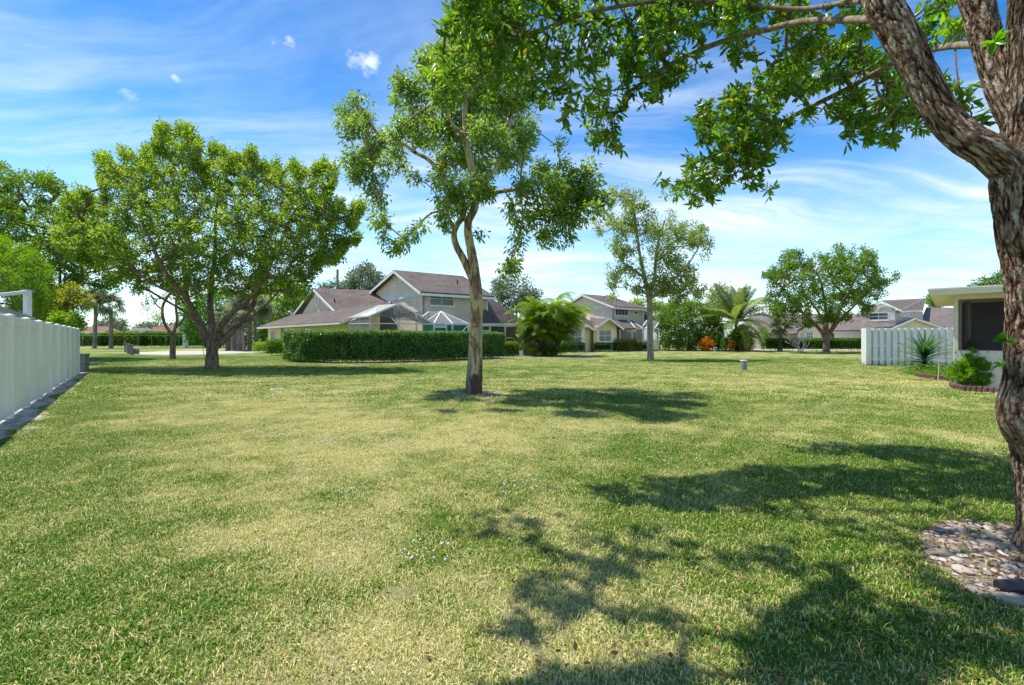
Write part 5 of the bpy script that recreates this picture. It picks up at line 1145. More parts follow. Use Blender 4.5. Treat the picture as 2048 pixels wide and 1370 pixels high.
U = Vector((.813, .582, 0)); Vd = Vector((-.582, .813, 0)); V2 = Vector((-.68, .733, 0)); U2 = Vector((.733, .68, 0))
def house_one():
    C0 = Vector((-6.97, 37, 0)); root = thing('house', 'beige two storey house with brown shingle roofs behind the long clipped hedge', 'house', C0)
    up = Vector((0, 0, 1))
    gw = Wall(C0, C0 + Vd * 10.4); fw = Wall(C0, C0 + U * 6.0)
    m = MB(); gw.prism(m, [(0, 0), (10.4, 0), (10.4, 5.85), (4.82, 7.15), (0, 5.15)], -.2, 0); m.build('gable_wall', M['beige'], root)
    m = MB(); fw.prism(m, [(.001, 0), (6.0, 0), (6.0, 5.2), (.001, 5.2)], -.2, 0); m.build('front_wall', M['mauve'], root)
    bk = Wall(C0 + U * 6, C0 + U * 6 + Vd * 10.4); m = MB(); bk.prism(m, [(.21, 0), (10.4, 0), (10.4, 5.85), (4.82, 7.1), (.21, 5.15)], -.1, .1); m.build('rear_wall', M['beige'], root)
    # belt courses and oval vent on the gable
    for (y0, y1, px) in ((577.5, 591, 843), (613, 623, 843)):
        m = MB(); z1, z0 = gw.z_of(px, y0), gw.z_of(px, y1); gw.box(m, -.03, 9.8, z0, z1, .002, .06); m.build('belt_course', M['band'], root)
    s = gw.s_of(788.5); zc = gw.z_of(788.5, 561.5); m = MB(); k = 20
    for i in range(k):
        a, b = 2 * math.pi * i / k, 2 * math.pi * (i + 1) / k; f = lambda t, q: gw.P(s + math.cos(t) * q * .34, zc + math.sin(t) * q * .40, .003)
        m.prism([f(a, 1.0), f(b, 1.0), f(b, 1.35), f(a, 1.35)], gw.n * .06)
    v = m.build('vent', M['white'], root)
    m = MB()
    for i in range(5): z = zc - .26 + i * .13; hw = .30 * math.sqrt(max(.05, 1 - ((z - zc) / .4) ** 2)); gw.box(m, s - hw, s + hw, z - .025, z + .03, .004, .03)
    q = m.build('louvre', M['band'], None, origin=C0); q.parent = v
    # main gable roof
    ex = -.45; rh = 7.32; eh = 5.28; sl = (rh - eh) / 4.82
    def rp(u, v, h): return C0 + U * u + Vd * v + up * h
    A, B = rp(ex, 4.82, rh), rp(6.35, 4.82, rh); Cc, D = rp(6.35, -.55, eh - sl * .55), rp(ex, -.55, eh - sl * .55)
    roofslab(root, [A, B, Cc, D]); A2, B2 = rp(ex, 10.9, 5.98), rp(6.35, 10.9, 5.98); roofslab(root, [B - up * .001, A - up * .001, A2, B2])
    fascia(root, D - up * .12, Cc - up * .12, .20, .05)
    for (p, q) in ((A, D), (A2, A)):
        m = MB(); m.bar(p - up * .17, q - up * .17, .06, .20); m.build('rake_board', M['white'], root)
    m = MB(); m.bar(B - up * .17, Cc - up * .17, .06, .2); m.build('rake_board', M['white'], root)
    fw.window(root, 858, 908, 583, 612, 2, 2, 'blind'); fw.window(root, 940, 951, 586, 604, 1, 2, 'greyglass')
    m = MB(); p = fw.P(5.95, 0, .05); m.bar(p + up * .1, p + up * 5.1, .10, .08); m.build('downspout', M['white'], root)
    pv = MB(); q = rp(4.2, 2.0, eh + sl * 2.0); pv.tube([q, q + up * .35], [.06, .06], 8); pv.build('vent_pipe', M['dark'], root)
    # lower wing: long skirt roof, gable and cream walls
    E0 = Vector((-12.8, 35.3, 0)); H0 = 2.72; T0 = Vector((-10.47, 37.2, 0)); HT = 4.02
    e1 = W(515, 653.5, 51); e0 = W(681, 642.5, 35.3); t1 = W(585, 630, 51.5); t2 = W(668, 620, 43.4); t3 = W(756, 609.5, 37.4)
    roofslab(root, [e0, t3, t2, t1, e1], .14)
    e2 = W(535, 652, 58); t1b = W(590, 632, 58); roofslab(root, [e1, t1 - up * .01, t1b, e2], .12)
    fascia(root, e1 - up * .06, e0 - up * .06, .17, .06, 'trim')
    m = MB(); m.bar(e0 - up * .13, t3 - up * .13, .08, .20); m.build('rake_board', M['white'], root)
    lw = Wall(W(697, 0, 36.3), W(541, 0, 50.2)); m = MB(); lw.prism(m, [(0, 0), (lw.L, 0), (lw.L, 2.85), (0, 2.85)], -.2, 0); m.build('cream_wall', M['cream'], root)
    rw = Wall(W(697, 0, 36.3), W(760, 0, 38.8)); m = MB(); rw.prism(m, [(.0, 0), (rw.L, 0), (rw.L, 3.6), (0, 2.7)], -.2, -.002); m.build('side_wall', M['cream'], root)
    lw2 = Wall(W(541, 0, 50.2), W(536, 0, 52.5)); m = MB(); lw2.prism(m, [(0, 0), (lw2.L, 0), (lw2.L, 2.8), (0, 2.8)], -.15, -.002); m.build('end_wall', M['cream'], root)
    lw.window(root, 609.5, 621.5, 655, 666, 2, 1, 'glass', 'white', .07); lw.window(root, 579.5, 589, 656, 667, 2, 1, 'glass', 'white', .07)
    w = lw.window(root, 569, 577, 657, 700, 1, 1, 'glass', 'white', .12, name='door'); lw.window(root, 542.5, 551, 660, 690, 2, 1, 'glass', 'white', .12)
    # recessed lit bay between the door and the corner
    m = MB(); lw.box(m, lw.s_of(566.5), lw.s_of(556.5), 0.0, 2.8, .002, .25); m.build('pilaster', M['cream'], root)
    ga = W(625.5, 576.5, 47.6)
    ap = Wall(t2, t1); m = MB(); u1 = ap.s_of(664); u2 = ap.s_of(592); um = ap.s_of(625); m.prism([ap.P(u1, 3.75, -.4), ap.P(u2, 3.75, -.4), ap.P(um, 6.15, -.4)], ap.n * -.15); m.build('gable_wall', M['beige'], root)
    s = ap.s_of(628); zc = ap.z_of(628, 601); m = MB()
    for i in range(k):
        a, b = 2 * math.pi * i / k, 2 * math.pi * (i + 1) / k; f = lambda t, q: ap.P(s + math.cos(t) * q * .34, zc + math.sin(t) * q * .36, -.39); m.prism([f(a, 1.0), f(b, 1.0), f(b, 1.35), f(a, 1.35)], ap.n * .06)
    m.build('vent', M['white'], root)
    r0 = W(751, 580.5, 46.5); b0 = W(783, 607, 42.2)
    roofslab(root, [ga, W(671, 622.5, 42.8), W(757, 612, 37.6) , b0, r0], .14)
    roofslab(root, [ga - up * .01, r0 - up * .01, W(700, 612, 56), W(583, 631, 51.3)], .14)
    m = MB(); m.bar(ga - up * .13, W(670, 622.5, 42.8) - up * .12, .07, .22); m.build('rake_board', M['white'], root); m = MB(); m.bar(ga - up * .13, W(584, 631, 51.3) - up * .1, .07, .22); m.build('rake_board', M['white'], root)
    m = MB(); m.bar(r0 + up * .03 + gw.n * .1, b0 + up * .03 + gw.n * .1, .08, .14); m.build('flashing', M['white'], root)
    pv = MB(); q = W(669, 600, 44.5); pv.tube([q - up * .4, q + up * .15], [.06, .06], 8); pv.build('vent_pipe', M['dark'], root)
    # right wing with covered patio
    ra, rb = W(975, 591, 42.5), W(1020, 623, 45.5); rc, rd = W(1052, 645, 43), W(963, 645.5, 38.6)
    roofslab(root, [W(972, 600, 41.5), ra, rb, rc, rd], .12); fascia(root, rd - up * .05, rc - up * .05, .22, .06)
    pw = Wall(W(962, 0, 39.4), W(1140, 0, 44.5)); m = MB(); pw.prism(m, [(0, 0), (pw.L, 0), (pw.L, 2.7), (0, 2.7)], -1.7, -1.5); m.build('patio_wall', M['mauve'], root)
    for px in (964, 980, 1010, 1046, 1070): m = MB(); u = pw.s_of(px); pw.box(m, u - .07, u + .07, 0, 2.66, -.1, .04); m.build('patio_post', M['white'], root)
    m = MB(); pw.box(m, pw.s_of(964), pw.s_of(1070), 2.45, 2.6, -.06, .0); m.build('patio_beam', M['white'], root)
    m = MB(); pw.box(m, pw.s_of(965), pw.s_of(980), 2.05, 2.15, -.05, .0); m.build('door_rail', M['white'], root)
    m = MB(); pw.box(m, pw.s_of(965), pw.s_of(1070), .02, 2.45, -.05, -.045); m.build('screen_panel', M['scr_d'], root)
    m = MB(); pw.box(m, pw.s_of(968), pw.s_of(1008), .1, 2.2, -1.49, -1.44); m.build('sliding_door', M['glass'], root)
house_one()

def cage(label, name, loc, bars, panels, extra=()):
    root = thing(name, label, 'screen enclosure', loc)
    for nm, p, q, w in bars: m = MB(); m.bar(p, q, w, w); m.build(nm, M['alu'], root)
    for pts, mt in panels:
        m = MB(); pts = [Vector(p) for p in pts]; nn = (pts[1] - pts[0]).cross(pts[2] - pts[0]).normalized(); m.prism([p - nn * .004 for p in pts], nn * .008); m.build('screen_panel', M[mt], root)
    for f in extra: f(root)
    return root
def ground_of(p): return Vector((p.x, p.y, 0))
# gabled pool cage
a0, a1 = W(740, 632, 31.2), W(699, 635, 35.4); ap_, ab = W(797, 608, 31.8), W(757, 611, 36.9); r0, r1 = W(868, 647, 32.2), W(845, 648, 37.0); md = W(833, 628.5, 32.0)
lm = a1.lerp(a0, .5)
bars = [('post', ground_of(a0), a0, .08), ('post', ground_of(a1), a1, .07), ('post', ground_of(lm), lm, .07), ('post', ground_of(ap_), ap_, .11), ('post', ground_of(md), md, .11), ('post', ground_of(r0), r0, .10),
        ('beam', a1, a0, .09), ('beam', a0, ap_, .10), ('beam', ap_, r0, .10), ('beam', ap_, ab, .06), ('beam', a1, ab, .07), ('beam', ab, r1, .06), ('beam', r0, r1, .07), ('beam', a0.lerp(ap_, .5), a1.lerp(ab, .5), .05), ('beam', md, W(812, 630, 37), .05),
        ('beam', W(740, 646.5, 31.2), W(868, 648.5, 32.2), .07), ('beam', W(699, 647.5, 35.4), W(740, 647, 31.2), .05),
        ('brace', W(741, 651, 31.3), W(766, 666, 31.5), .05), ('brace', W(717, 652, 33.5), W(726, 668, 33.0), .05), ('brace', W(797, 650, 31.8), W(812, 664, 31.9), .05), ('brace', W(797, 652, 31.8), W(782, 634, 34), .05)]
cage('white framed pool enclosure with a gabled screen roof behind the long hedge', 'pool_enclosure', ground_of(a0), bars,
     [([a1, a0, ap_, ab], 'scr_l'), ([ap_, r0, r1, ab], 'scr_m'), ([a0, ap_, r0], 'scr_m'), ([ground_of(a1), ground_of(a0), a0, a1], 'scr_m')])
# hipped pool cage
c0, c1, c2, c3 = W(868, 647, 32.4), W(937, 648, 32.9), W(905, 647.5, 32.6), W(893, 647.3, 32.5); apx = W(882, 623, 34.4); apl = W(858, 624, 35.2); bl_, br_ = W(842, 646, 36.4), W(941, 648, 36.6)
bars = [('post', ground_of(c0), c0, .12), ('post', ground_of(c1), c1, .12), ('post', ground_of(c2), c2, .10), ('post', ground_of(c3), c3, .08), ('beam', c0, c1, .10), ('rafter', apx, c0, .08), ('rafter', apx, c2, .08), ('rafter', apx, c1, .08), ('rafter', apl, W(845, 633, 34), .08), ('rafter', apx, W(857, 640, 33.2), .06), ('ridge', apx, apl, .04), ('rafter', apx, br_, .06),
        ('door_rail', W(869, 653.5, 32.42), W(893, 654, 32.52), .12), ('brace', W(936, 650, 32.9), W(924, 664, 32.8), .08), ('post', ground_of(br_), br_, .08), ('beam', c1, br_, .08)]
cage('white framed pool enclosure with a hipped screen roof, left of the gum trunk', 'pool_enclosure', ground_of(c0), bars,
     [([c0, c1, apx], 'scr_m'), ([apx, c1, br_], 'scr_m'), ([c0, apx, apl, bl_], 'scr_m'), ([W(848, 649, 35), W(868, 649, 32.6), W(868, 672, 32.6), W(848, 672, 35)], 'teal'), ([W(894, 650, 32.7), W(936, 650.5, 33.1), W(936, 674, 33.1), W(894, 674, 32.7)], 'teal'), ([W(870, 656, 32.6), W(892, 656, 32.7), W(892, 674, 32.7), W(870, 674, 32.6)], 'teal')])

def house_two():
    C = gx(1225, 56); root = thing('house', 'two storey beige house with twin cream gables right of the golden palm clump', 'house', C); up = Vector((0, 0, 1))
    gw = Wall(C, C + Vd * 9.2); fw = Wall(C, C + U * 5.4 )
    fs = fw.s_of(1287)
    e = gw.z_of(1225, 611); ra = 4.7; rh = 7.05
    m = MB(); gw.prism(m, [(0, 0), (9.2, 0), (9.2, e - .2), (ra, rh - .2), (0, e - .1)], -.2, 0); m.build('gable_wall', M['beige'], root)
    m = MB(); fw.prism(m, [(.001, 0), (fs, 0), (fs, e - .1), (.001, e - .1)], -.2, 0); m.build('front_wall', M['mauve'], root)
    def rp(u, v, h): return C + U * u + Vd * v + up * h
    A, B, Cc, D = rp(-.4, ra, rh), rp(fs - 1.0, ra, rh), rp(fs + .3, -.6, e - .15), rp(-.4, -.6, e - .15)
    roofslab(root, [A, B, Cc, D]); roofslab(root, [B - up * .001, A - up * .001, rp(-.4, 9.8, e - .15), rp(fs + .3, 9.8, e - .15)])
    fascia(root, D - up * .1, Cc - up * .1, .2, .06)
    for p, q in ((A, D), (rp(-.4, 9.8, e - .15), A)): m = MB(); m.bar(p - up * .16, q - up * .16, .07, .22); m.build('rake_board', M['white'], root)
    z1, z0 = gw.z_of(1225, 609.5), gw.z_of(1225, 615.5); m = MB(); gw.box(m, -.02, 9, z0, z1, .002, .06); m.build('belt_course', M['band'], root)
    z1, z0 = gw.z_of(1225, 633), gw.z_of(1225, 639); m = MB(); gw.box(m, -.02, 9, z0, z1, .002, .06); m.build('belt_course', M['band'], root)
    fw.window(root, 1230.5, 1256, 612.5, 631.5, 4, 1, 'glass')
    fw.window(root, 1269, 1275, 622, 629, 1, 1, 'glass')
    m = MB(); p = fw.P(fs - .05, 0, .05); m.bar(p, p + up * (e - .3), .1, .08); m.build('downspout', M['white'], root)
    # side porch roof over the cage
    roofslab(root, [W(1228, 639, 55), W(1262, 640, 57), W(1290, 655, 55.5), W(1240, 657, 52.8)], .12)
    roofslab(root, [W(1286, 630, 62), W(1300, 628, 64), W(1330, 652, 61), W(1287, 652, 59)], .12)
    # twin gabled wings
    wb = Wall(gx(1188, 52.6), gx(1233, 53.4)); m = MB(); ub = wb.L; z = lambda px, py: wb.z_of(px, py)
    wb.prism(m, [(0, 0), (ub, 0), (ub, z(1233, 652)), (wb.s_of(1219), z(1219, 638)), (0, z(1188, 655))], -.2, 0); m.build('gable_wall', M['cream'], root)
    sd = Wall(gx(1233, 53.4), gx(1236, 57)); m = MB(); sd.prism(m, [(0, 0), (sd.L, 0), (sd.L, 2.6), (0, 2.6)], -.2, -.004); m.build('side_wall', M['mauve'], root)
    wb.window(root, 1197, 1223, 659, 684, 2, 2, 'greyglass', 'white', .09); 
    for a, b in ((1193, 1196.5), (1223.6, 1228)): m = MB(); wb.box(m, wb.s_of(a), wb.s_of(b), wb.z_of(1210, 686), wb.z_of(1210, 658.5), .003, .06); m.build('shutter', M['white'], root)
    wa = Wall(gx(1112, 50.8), gx(1169, 51.6)); m = MB(); wa.prism(m, [(0, 0), (wa.L, 0), (wa.L, wa.z_of(1169, 650)), (wa.s_of(1150), wa.z_of(1150, 634)), (0, wa.z_of(1112, 655))], -.2, 0); m.build('gable_wall', M['cream'], root)
    wa.window(root, 1138, 1163.5, 659, 688, 2, 2, 'greyglass', 'white', .09)
    m = MB(); wa.box(m, wa.s_of(1164), wa.s_of(1168.5), 0, wa.z_of(1166, 656), .003, .08); m.build('corner_board', M['white'], root)
    rc = Wall(gx(1169, 51.65), gx(1188, 54)); m = MB(); rc.prism(m, [(0, 0), (rc.L, 0), (rc.L, 2.7), (0, 2.7)], -.2, -.004); m.build('recess_wall', M['cream'], root)
    ax, rr_, rl = W(1219, 634.5, 52.2), W(1248, 657, 52.9), W(1188.5, 657.5, 52.0)
    bx = W(1224, 635.5, 58)
    ay, ar = W(1150, 630, 50.4), W(1187.5, 657.5, 51.4)
    roofslab(root, [ax, bx, W(1252, 655.5, 58), rr_], .12); roofslab(root, [ax, rl, W(1180, 634, 58.5), bx - up * .005], .12)
    roofslab(root, [ay, ar, W(1196, 648, 58), W(1160, 632, 58)], .12); roofslab(root, [ay - up * .01, W(1161, 632.5, 57), W(1112, 656, 57), W(1108, 660, 50.2)], .12)
    for p, q in ((ax, rr_), (ax, rl), (ay, ar), (ay, W(1108, 660, 50.2))): m = MB(); m.bar(Vector(p) - up * .13, Vector(q) - up * .13, .07, .2); m.build('rake_board', M['white'], root)
house_two()
q0, q1, q2, q3, q4 = (W(p, 657, z) for p, z in ((1240, 54), (1264, 54.4), (1286, 54.8), (1300, 55), (1317, 55.3))); k1, k2 = W(1258, 640.5, 56.5), W(1294, 641, 57)
bars = [('post', ground_of(x), x, .10) for x in (q0, q1, q2, q3, q4)] + [('beam', q0, q4, .10), ('rafter', W(1246, 654, 54.4), k1, .10), ('rafter', k1, W(1270, 656, 54.5), .10), ('rafter', W(1286, 652, 55), k2, .10), ('beam', k2, W(1320, 641, 57.4), .07), ('rafter', W(1320, 641, 57.4), W(1311, 655, 55.3), .09), ('rafter', W(1268, 645, 56.6), W(1285, 656, 54.8), .07), ('rail', W(1264, 682.5, 54.4), W(1317, 682, 55.3), .07)]
def lattice(root):
    m = MB(); 
    for i in range(16):
        a = 1241 + i * 1.9; m.bar(W(a, 658.5, 54.2), W(a + 3.2, 664.5, 54.2), .035, .02); m.bar(W(a + 3.2, 658.5, 54.23), W(a, 664.5, 54.23), .035, .02)
    m.build('lattice', M['white'], root)
cage('white framed screen room with lattice valance beside the twin gabled house', 'screen_room', ground_of(q0), bars, [([ground_of(q0), ground_of(q4), q4, q0], 'scr_m'), ([q0, W(1270, 656, 54.6), k1], 'scr_m'), ([W(1286, 655, 55), W(1311, 655.5, 55.5), W(1320, 641, 57.4), k2], 'scr_m')], [lattice])

def house_three():
    root = thing('house', 'long mauve house with faded brown roofs behind the low hedge and wooden fence', 'house', gx(1740, 64)); up = Vector((0, 0, 1)); m = MB()
    a = Wall(gx(1492, 68), gx(1543, 66)); a.prism(m, [(0, 0), (a.L, 0), (a.L, a.z_of(1543, 664)), (a.s_of(1500), a.z_of(1500, 651)), (0, a.z_of(1492, 653))], -.2, 0); m.build('gable_wall', M['beige'], root)
    a.window(root, 1506, 1521, 663.5, 678.5, 2, 2, 'greyglass', 'white', .1)
    roofslab(root, [W(1499, 647.5, 67.4), W(1545, 664, 65.6), W(1580, 658, 72), W(1560, 628, 80), W(1500, 630, 80)], .12, matr='roof3'); roofslab(root, [W(1499, 647.4, 67.4), W(1486, 655, 68), W(1480, 650, 80), W(1499, 632, 80)], .12, matr='roof3')
    m = MB(); m.bar(W(1499, 648.6, 67.3), W(1545, 665, 65.5), .07, .2); m.build('rake_board', M['white'], root)
    b = Wall(gx(1540, 67.5), gx(1735, 66)); m = MB(); b.prism(m, [(0, 0), (b.L, 0), (b.L, 2.5), (0, 2.5)], -.2, 0); m.build('front_wall', M['mauve'], root)
    b.window(root, 1611, 1627, 664, 679, 3, 2, 'greyglass', 'white', .1); b.window(root, 1556, 1562, 664, 692, 1, 1, 'glass', 'white', .1, name='door')
    roofslab(root, [W(1540, 663, 66.4), W(1735, 662, 64.8), W(1735, 628, 74), W(1560, 628, 76)], .12, matr='roof3'); fascia(root, W(1540, 663.5, 66.2), W(1735, 662.5, 64.6), .2, .06)
    g3 = Wall(gx(1598, 65.2), gx(1642, 65)); m = MB(); g3.prism(m, [(0, 0), (g3.L, 0), (g3.L, 2.4), (g3.s_of(1620), g3.z_of(1620, 646)), (0, 2.4)], -.2, 0); m.build('gable_wall', M['beige'], root)
    g3.window(root, 1611, 1627, 663, 679, 3, 2, 'greyglass', 'white', .1)
    for x0, x1 in ((1620, 1594), (1620, 1646)): roofslab(root, [W(1620, 644, 64.8), W(x1, 660, 64.8), W(x1, 657, 71), W(1620, 642, 73)], .12, matr='roof3')
    gd = Wall(gx(1668, 65.6), gx(1724, 65.2)); m = MB(); gd.box(m, 0, gd.L, 0, 2.3, .002, .08); m.build('garage_door', M['white'], root)
    # two storey block
    c = Wall(gx(1730, 64.5), gx(1791, 62.5)); d = Wall(gx(1791, 62.5), gx(1846, 66)); eh = 5.25
    m = MB(); c.prism(m, [(0, 0), (c.L, 0), (c.L, c.z_of(1791, 618)), (c.s_of(1762), c.z_of(1762, 606)), (0, c.z_of(1730, 618))], -.2, 0); m.build('gable_wall', M['mauve'], root)
    m = MB(); d.prism(m, [(.001, 0), (d.L, 0), (d.L, 5.2), (.001, 5.2)], -.2, 0); m.build('side_wall', M['mauve'], root)
    c.window(root, 1736.5, 1778, 624.5, 641, 2, 2, 'glass', 'white', .12); d.window(root, 1800, 1824, 622.5, 633, 1, 3, 'blind', 'white', .12)
    m = MB(); c.box(m, c.s_of(1779), c.s_of(1790), c.z_of(1785, 640.5), c.z_of(1785, 625), .003, .05); m.build('shutter', M['band'], root)
    s = c.s_of(1768); zc = c.z_of(1768, 622); m = MB(); k = 12
    for i in range(k):
        t0, t1 = math.pi * i / k, math.pi * (i + 1) / k; f = lambda t, q: c.P(s + math.cos(t) * q * .62, zc + math.sin(t) * q * .55, .003); m.prism([f(t0, 1), f(t1, 1), f(t1, 1.22), f(t0, 1.22)], c.n * .06)
    m.build('arch_trim', M['band'], root)
    ap = W(1762, 601, 63.6); roofslab(root, [ap, W(1803, 621.5, 61.8), W(1846, 619, 66), W(1851, 596.5, 72), W(1765, 600.3, 70)], .14, matr='roof3')
    roofslab(root, [ap - up * .01, W(1724, 621, 64.8), W(1735, 616, 72), W(1766, 600.5, 72)], .14, matr='roof3')
    m = MB(); m.bar(W(1762, 602.5, 63.5), W(1803, 622.3, 61.7), .07, .2); m.build('rake_board', M['white'], root); m = MB(); m.bar(W(1762, 602.5, 63.5), W(1724, 622, 64.7), .07, .2); m.build('rake_board', M['white'], root)
    fascia(root, W(1803, 622, 61.7), W(1846, 619.5, 66), .2, .06)
    roofslab(root, [W(1724, 632, 66), W(1736, 640, 64.2), W(1791, 650, 62.2), W(1720, 662, 62)], .12, matr='roof3'); roofslab(root, [W(1640, 628, 72), W(1726, 628, 70), W(1738, 660, 64), W(1660, 661, 65)], .12, matr='roof3')
    roofslab(root, [W(1853, 614, 72), W(1925, 616, 72), W(1930, 662, 63), W(1835, 655, 63)], .12, matr='roof3')
    g2 = Wall(gx(1790, 60), gx(1884, 60)); m = MB(); g2.prism(m, [(0, 0), (g2.L, 0), (g2.L, g2.z_of(1884, 655)), (g2.s_of(1831), g2.z_of(1831, 639)), (0, g2.z_of(1790, 654))], -.2, 0); m.build('gable_wall', M['beige'], root)
    for x1 in (1786, 1888):
        roofslab(root, [W(1831, 637, 59.6), W(x1, 656, 59.6), W(x1, 652, 64), W(1831, 636, 66)], .12, matr='roof3'); m = MB(); m.bar(W(1831, 638, 59.5), W(x1, 657, 59.5), .07, .2); m.build('rake_board', M['white'], root)
    roofslab(root, [W(1770, 645, 61), W(1790, 652, 60), W(1742, 656, 60)], .12, matr='roof3')
house_three()
def far_house(label, x0, x1, Z, yr, ye, mt, wall, hipx=(.2, .75), gable=None):
    root = thing('house', label, 'house', gx(x0, Z), 'far low houses beyond the oleander hedge'); w = Wall(gx(x0, Z), gx(x1, Z)); zt = w.z_of(x0, ye) ; m = MB(); w.box(m, .3, w.L - .3, 0, zt - .05, -7, 0); m.build('wall', M[wall], root)
    P_ = lambda px, py, z: W(px, py, z); a = x0 + (x1 - x0) * hipx[0]; b = x0 + (x1 - x0) * hipx[1]
    roofslab(root, [W(x0, ye, Z - .8), W(x1, ye, Z - .8), W(b, yr, Z + 4), W(a, yr, Z + 4)], .2, matr=mt); roofslab(root, [W(a, yr, Z + 4), W(b, yr, Z + 4), gx(x1, Z + 8) + Vector((0, 0, zt)), gx(x0, Z + 8) + Vector((0, 0, zt))], .2, matr=mt)
    fascia(root, W(x0, ye, Z - .85), W(x1, ye, Z - .85), .3, .1)
    for k in range(3):
        px = x0 + (x1 - x0) * (.2 + .28 * k); w.window(root, px, px + 8, ye + 4.5, ye + 12, 2, 1, 'glass', 'white', .15)
    return root
far_house('far low house with dull red roof between the white fence and right tall palm', 150, 243, 112, 653, 663.5, 'redroof', 'mauve')
far_house('far low house with grey brown hipped roof left of the slim tree', 246, 318, 108, 655.5, 665, 'roof3', 'band', (.35, .7))
far_house('far low house with bright red roof behind the slim tree', 300, 368, 118, 654, 664.5, 'redroof', 'band', (.1, .9))
far_house('far low house behind the palm cluster', 372, 450, 120, 655, 665, 'roof3', 'cream')

# screened porch at the right
def porch():
    D = Vector((.735, -.678, 0)); E = Vector((.678, .735, 0)); Cn = gx(1908, 13.7); up = Vector((0, 0, 1)); root = thing('screened_porch', 'flat roofed screened porch with beige panel walls behind the arborvitae', 'porch', Cn)
    w = Wall(Cn, Cn + D * 4.5); kz = w.z_of(1912, 701); hz = w.z_of(1912, 599)
    m = MB(); w.box(m, 0, 4.5, 0, kz, -.08, 0); m.build('knee_wall', M['panel'], root)
    s = w.s_of
    for a, b, mt, d in ((1908.2, 1916.5, 'panel', .004), (1917, 1923.5, 'brownframe', -.02), (1934, 1941, 'white', -.5), (2100, 2112, 'panel', .004)):
        if mt == 'white': m = MB(); p = w.P(s(1937), kz, -.6); m.bar(p, p + up * (hz - kz), .09, .09); m.build('inner_post', M['white'], root); continue
        m = MB(); w.box(m, max(0, s(a)), s(b), kz, hz, -.08, d); m.build('post', M[mt], root)
    m = MB(); w.box(m, 0, 4.5, hz, 2.66, -.08, -.0); m.build('header', M['panel'], root)
    m = MB(); w.box(m, s(1923.5), 4.5, hz - .05, hz, -.07, -.02); m.build('screen_rail', M['brownframe'], root); m = MB(); w.box(m, s(1923.5), 4.5, kz, kz + .03, -.07, -.02); m.build('screen_rail', M['brownframe'], root)
    m = MB(); w.box(m, s(1923.5), 4.5, kz, hz - .05, -.05, -.045); m.build('screen_panel', M['scr_a'], root)
    m = MB(); m.frame8(Cn - w.n * .08 + D * .0, -w.n * 3.2, D * .08, up * 2.62); m.build('side_wall', M['panel'], root)
    m = MB(); m.frame8(Cn - w.n * 3.3, D * 4.5, -w.n * .1, up * 2.62); m.build('back_wall', M['mauve'], root)
    m = MB(); m.frame8(Cn + D * 4.5 - w.n * 3.3, w.n * 3.3, D * .08, up * 2.62); m.build('end_wall', M['panel'], root)
    m = MB(); m.frame8(Cn + D * .1 - w.n * .1, D * 4.3, -w.n * 3.1, up * .08); m.build('porch_floor', M['concrete'], root)
    m = MB(); o = Cn + D * 1.6 - w.n * 3.28; m.frame8(o, D * 1.5, w.n * .04, up * 2.1); m.build('sliding_door', M['glass'], root)
    # flat roof with three step fascia and soffit
    z0 = 2.66; ov = .50; q = Cn + w.n * ov - D * ov
    m = MB(); m.frame8(q + up * z0, D * (4.5 + 2 * ov), -w.n * 6.5, up * .05); m.build('soffit', M['soffit'], root)
    for i, (h0, h1, o_) in enumerate(((.05, .10, .0), (.10, .15, .03), (.15, .19, .06))):
        p = q + w.n * o_ - D * o_; m = MB(); m.frame8(p + up * (z0 + h0 + .001), D * (4.5 + 2 * ov + 2 * o_), -w.n * (6.5 + 2 * o_), up * (h1 - h0 - .001)); m.build('roof' if i == 2 else 'fascia', M['trim'], root)
    for px, py in ((1911.5, 705), (1911.5, 720), (1921.5, 703.5), (1976, 704)):
        m = MB(); p = w.at(px, py, 0); m.tube([p, p + w.n * .015], [.018, .018], 8); m.build('bolt', M['dark'], root)
porch()

# ------------------------------------------------------------------ small things
def log_edging(label, pts, h, n, lab_grp=None):
    root = thing('log_edging', label, 'garden edging', pts[0]); r = random.Random(3); P = [Vector(p) for p in pts]; seg = [(P[i + 1] - P[i]).length for i in range(len(P) - 1)]; tot = sum(seg)
    for i in range(n):
        s = tot * i / (n - 1) * .999; j = 0
        while s > seg[j]: s -= seg[j]; j += 1
        p = P[j].lerp(P[j + 1], s / seg[j]); hh = h * r.uniform(.85, 1.1); m = MB(); rr_ = tot / n * .5; m.tube([p, p + Vector((0, 0, hh * .9)), p + Vector((0, 0, hh))], [rr_, rr_, rr_ * .7], 9); m.build('log', M['edging'], root, smooth=False)
log_edging('brown scalloped log edging around the arborvitae bed', [gx(1902, 14.0), gx(1908, 13.2), gx(1930, 12.7), gx(1960, 12.45), gx(1995, 12.2), gx(2060, 11.8)], .15, 26)
log_edging('brown scalloped log edging around the yucca bed', [gx(1834, 18.2), gx(1842, 17.2), gx(1870, 16.4), gx(1892, 15.9), gx(1907, 15.5)], .16, 22)
st = thing('garden_stake', 'thin pale garden stake standing on the lawn between yucca and porch', 'stake', gx(1877, 15.6)); m = MB(); b = gx(1876, 15.6); m.tube([b, b + Vector((.05, 0, .9))], [.014, .010], 6); m.build('shaft', M['stake'], st); m = MB(); m.tube([b + Vector((.045, 0, .84)), b + Vector((.052, 0, .93))], [.022, .018], 6); m.build('tip', M['grey'], st)
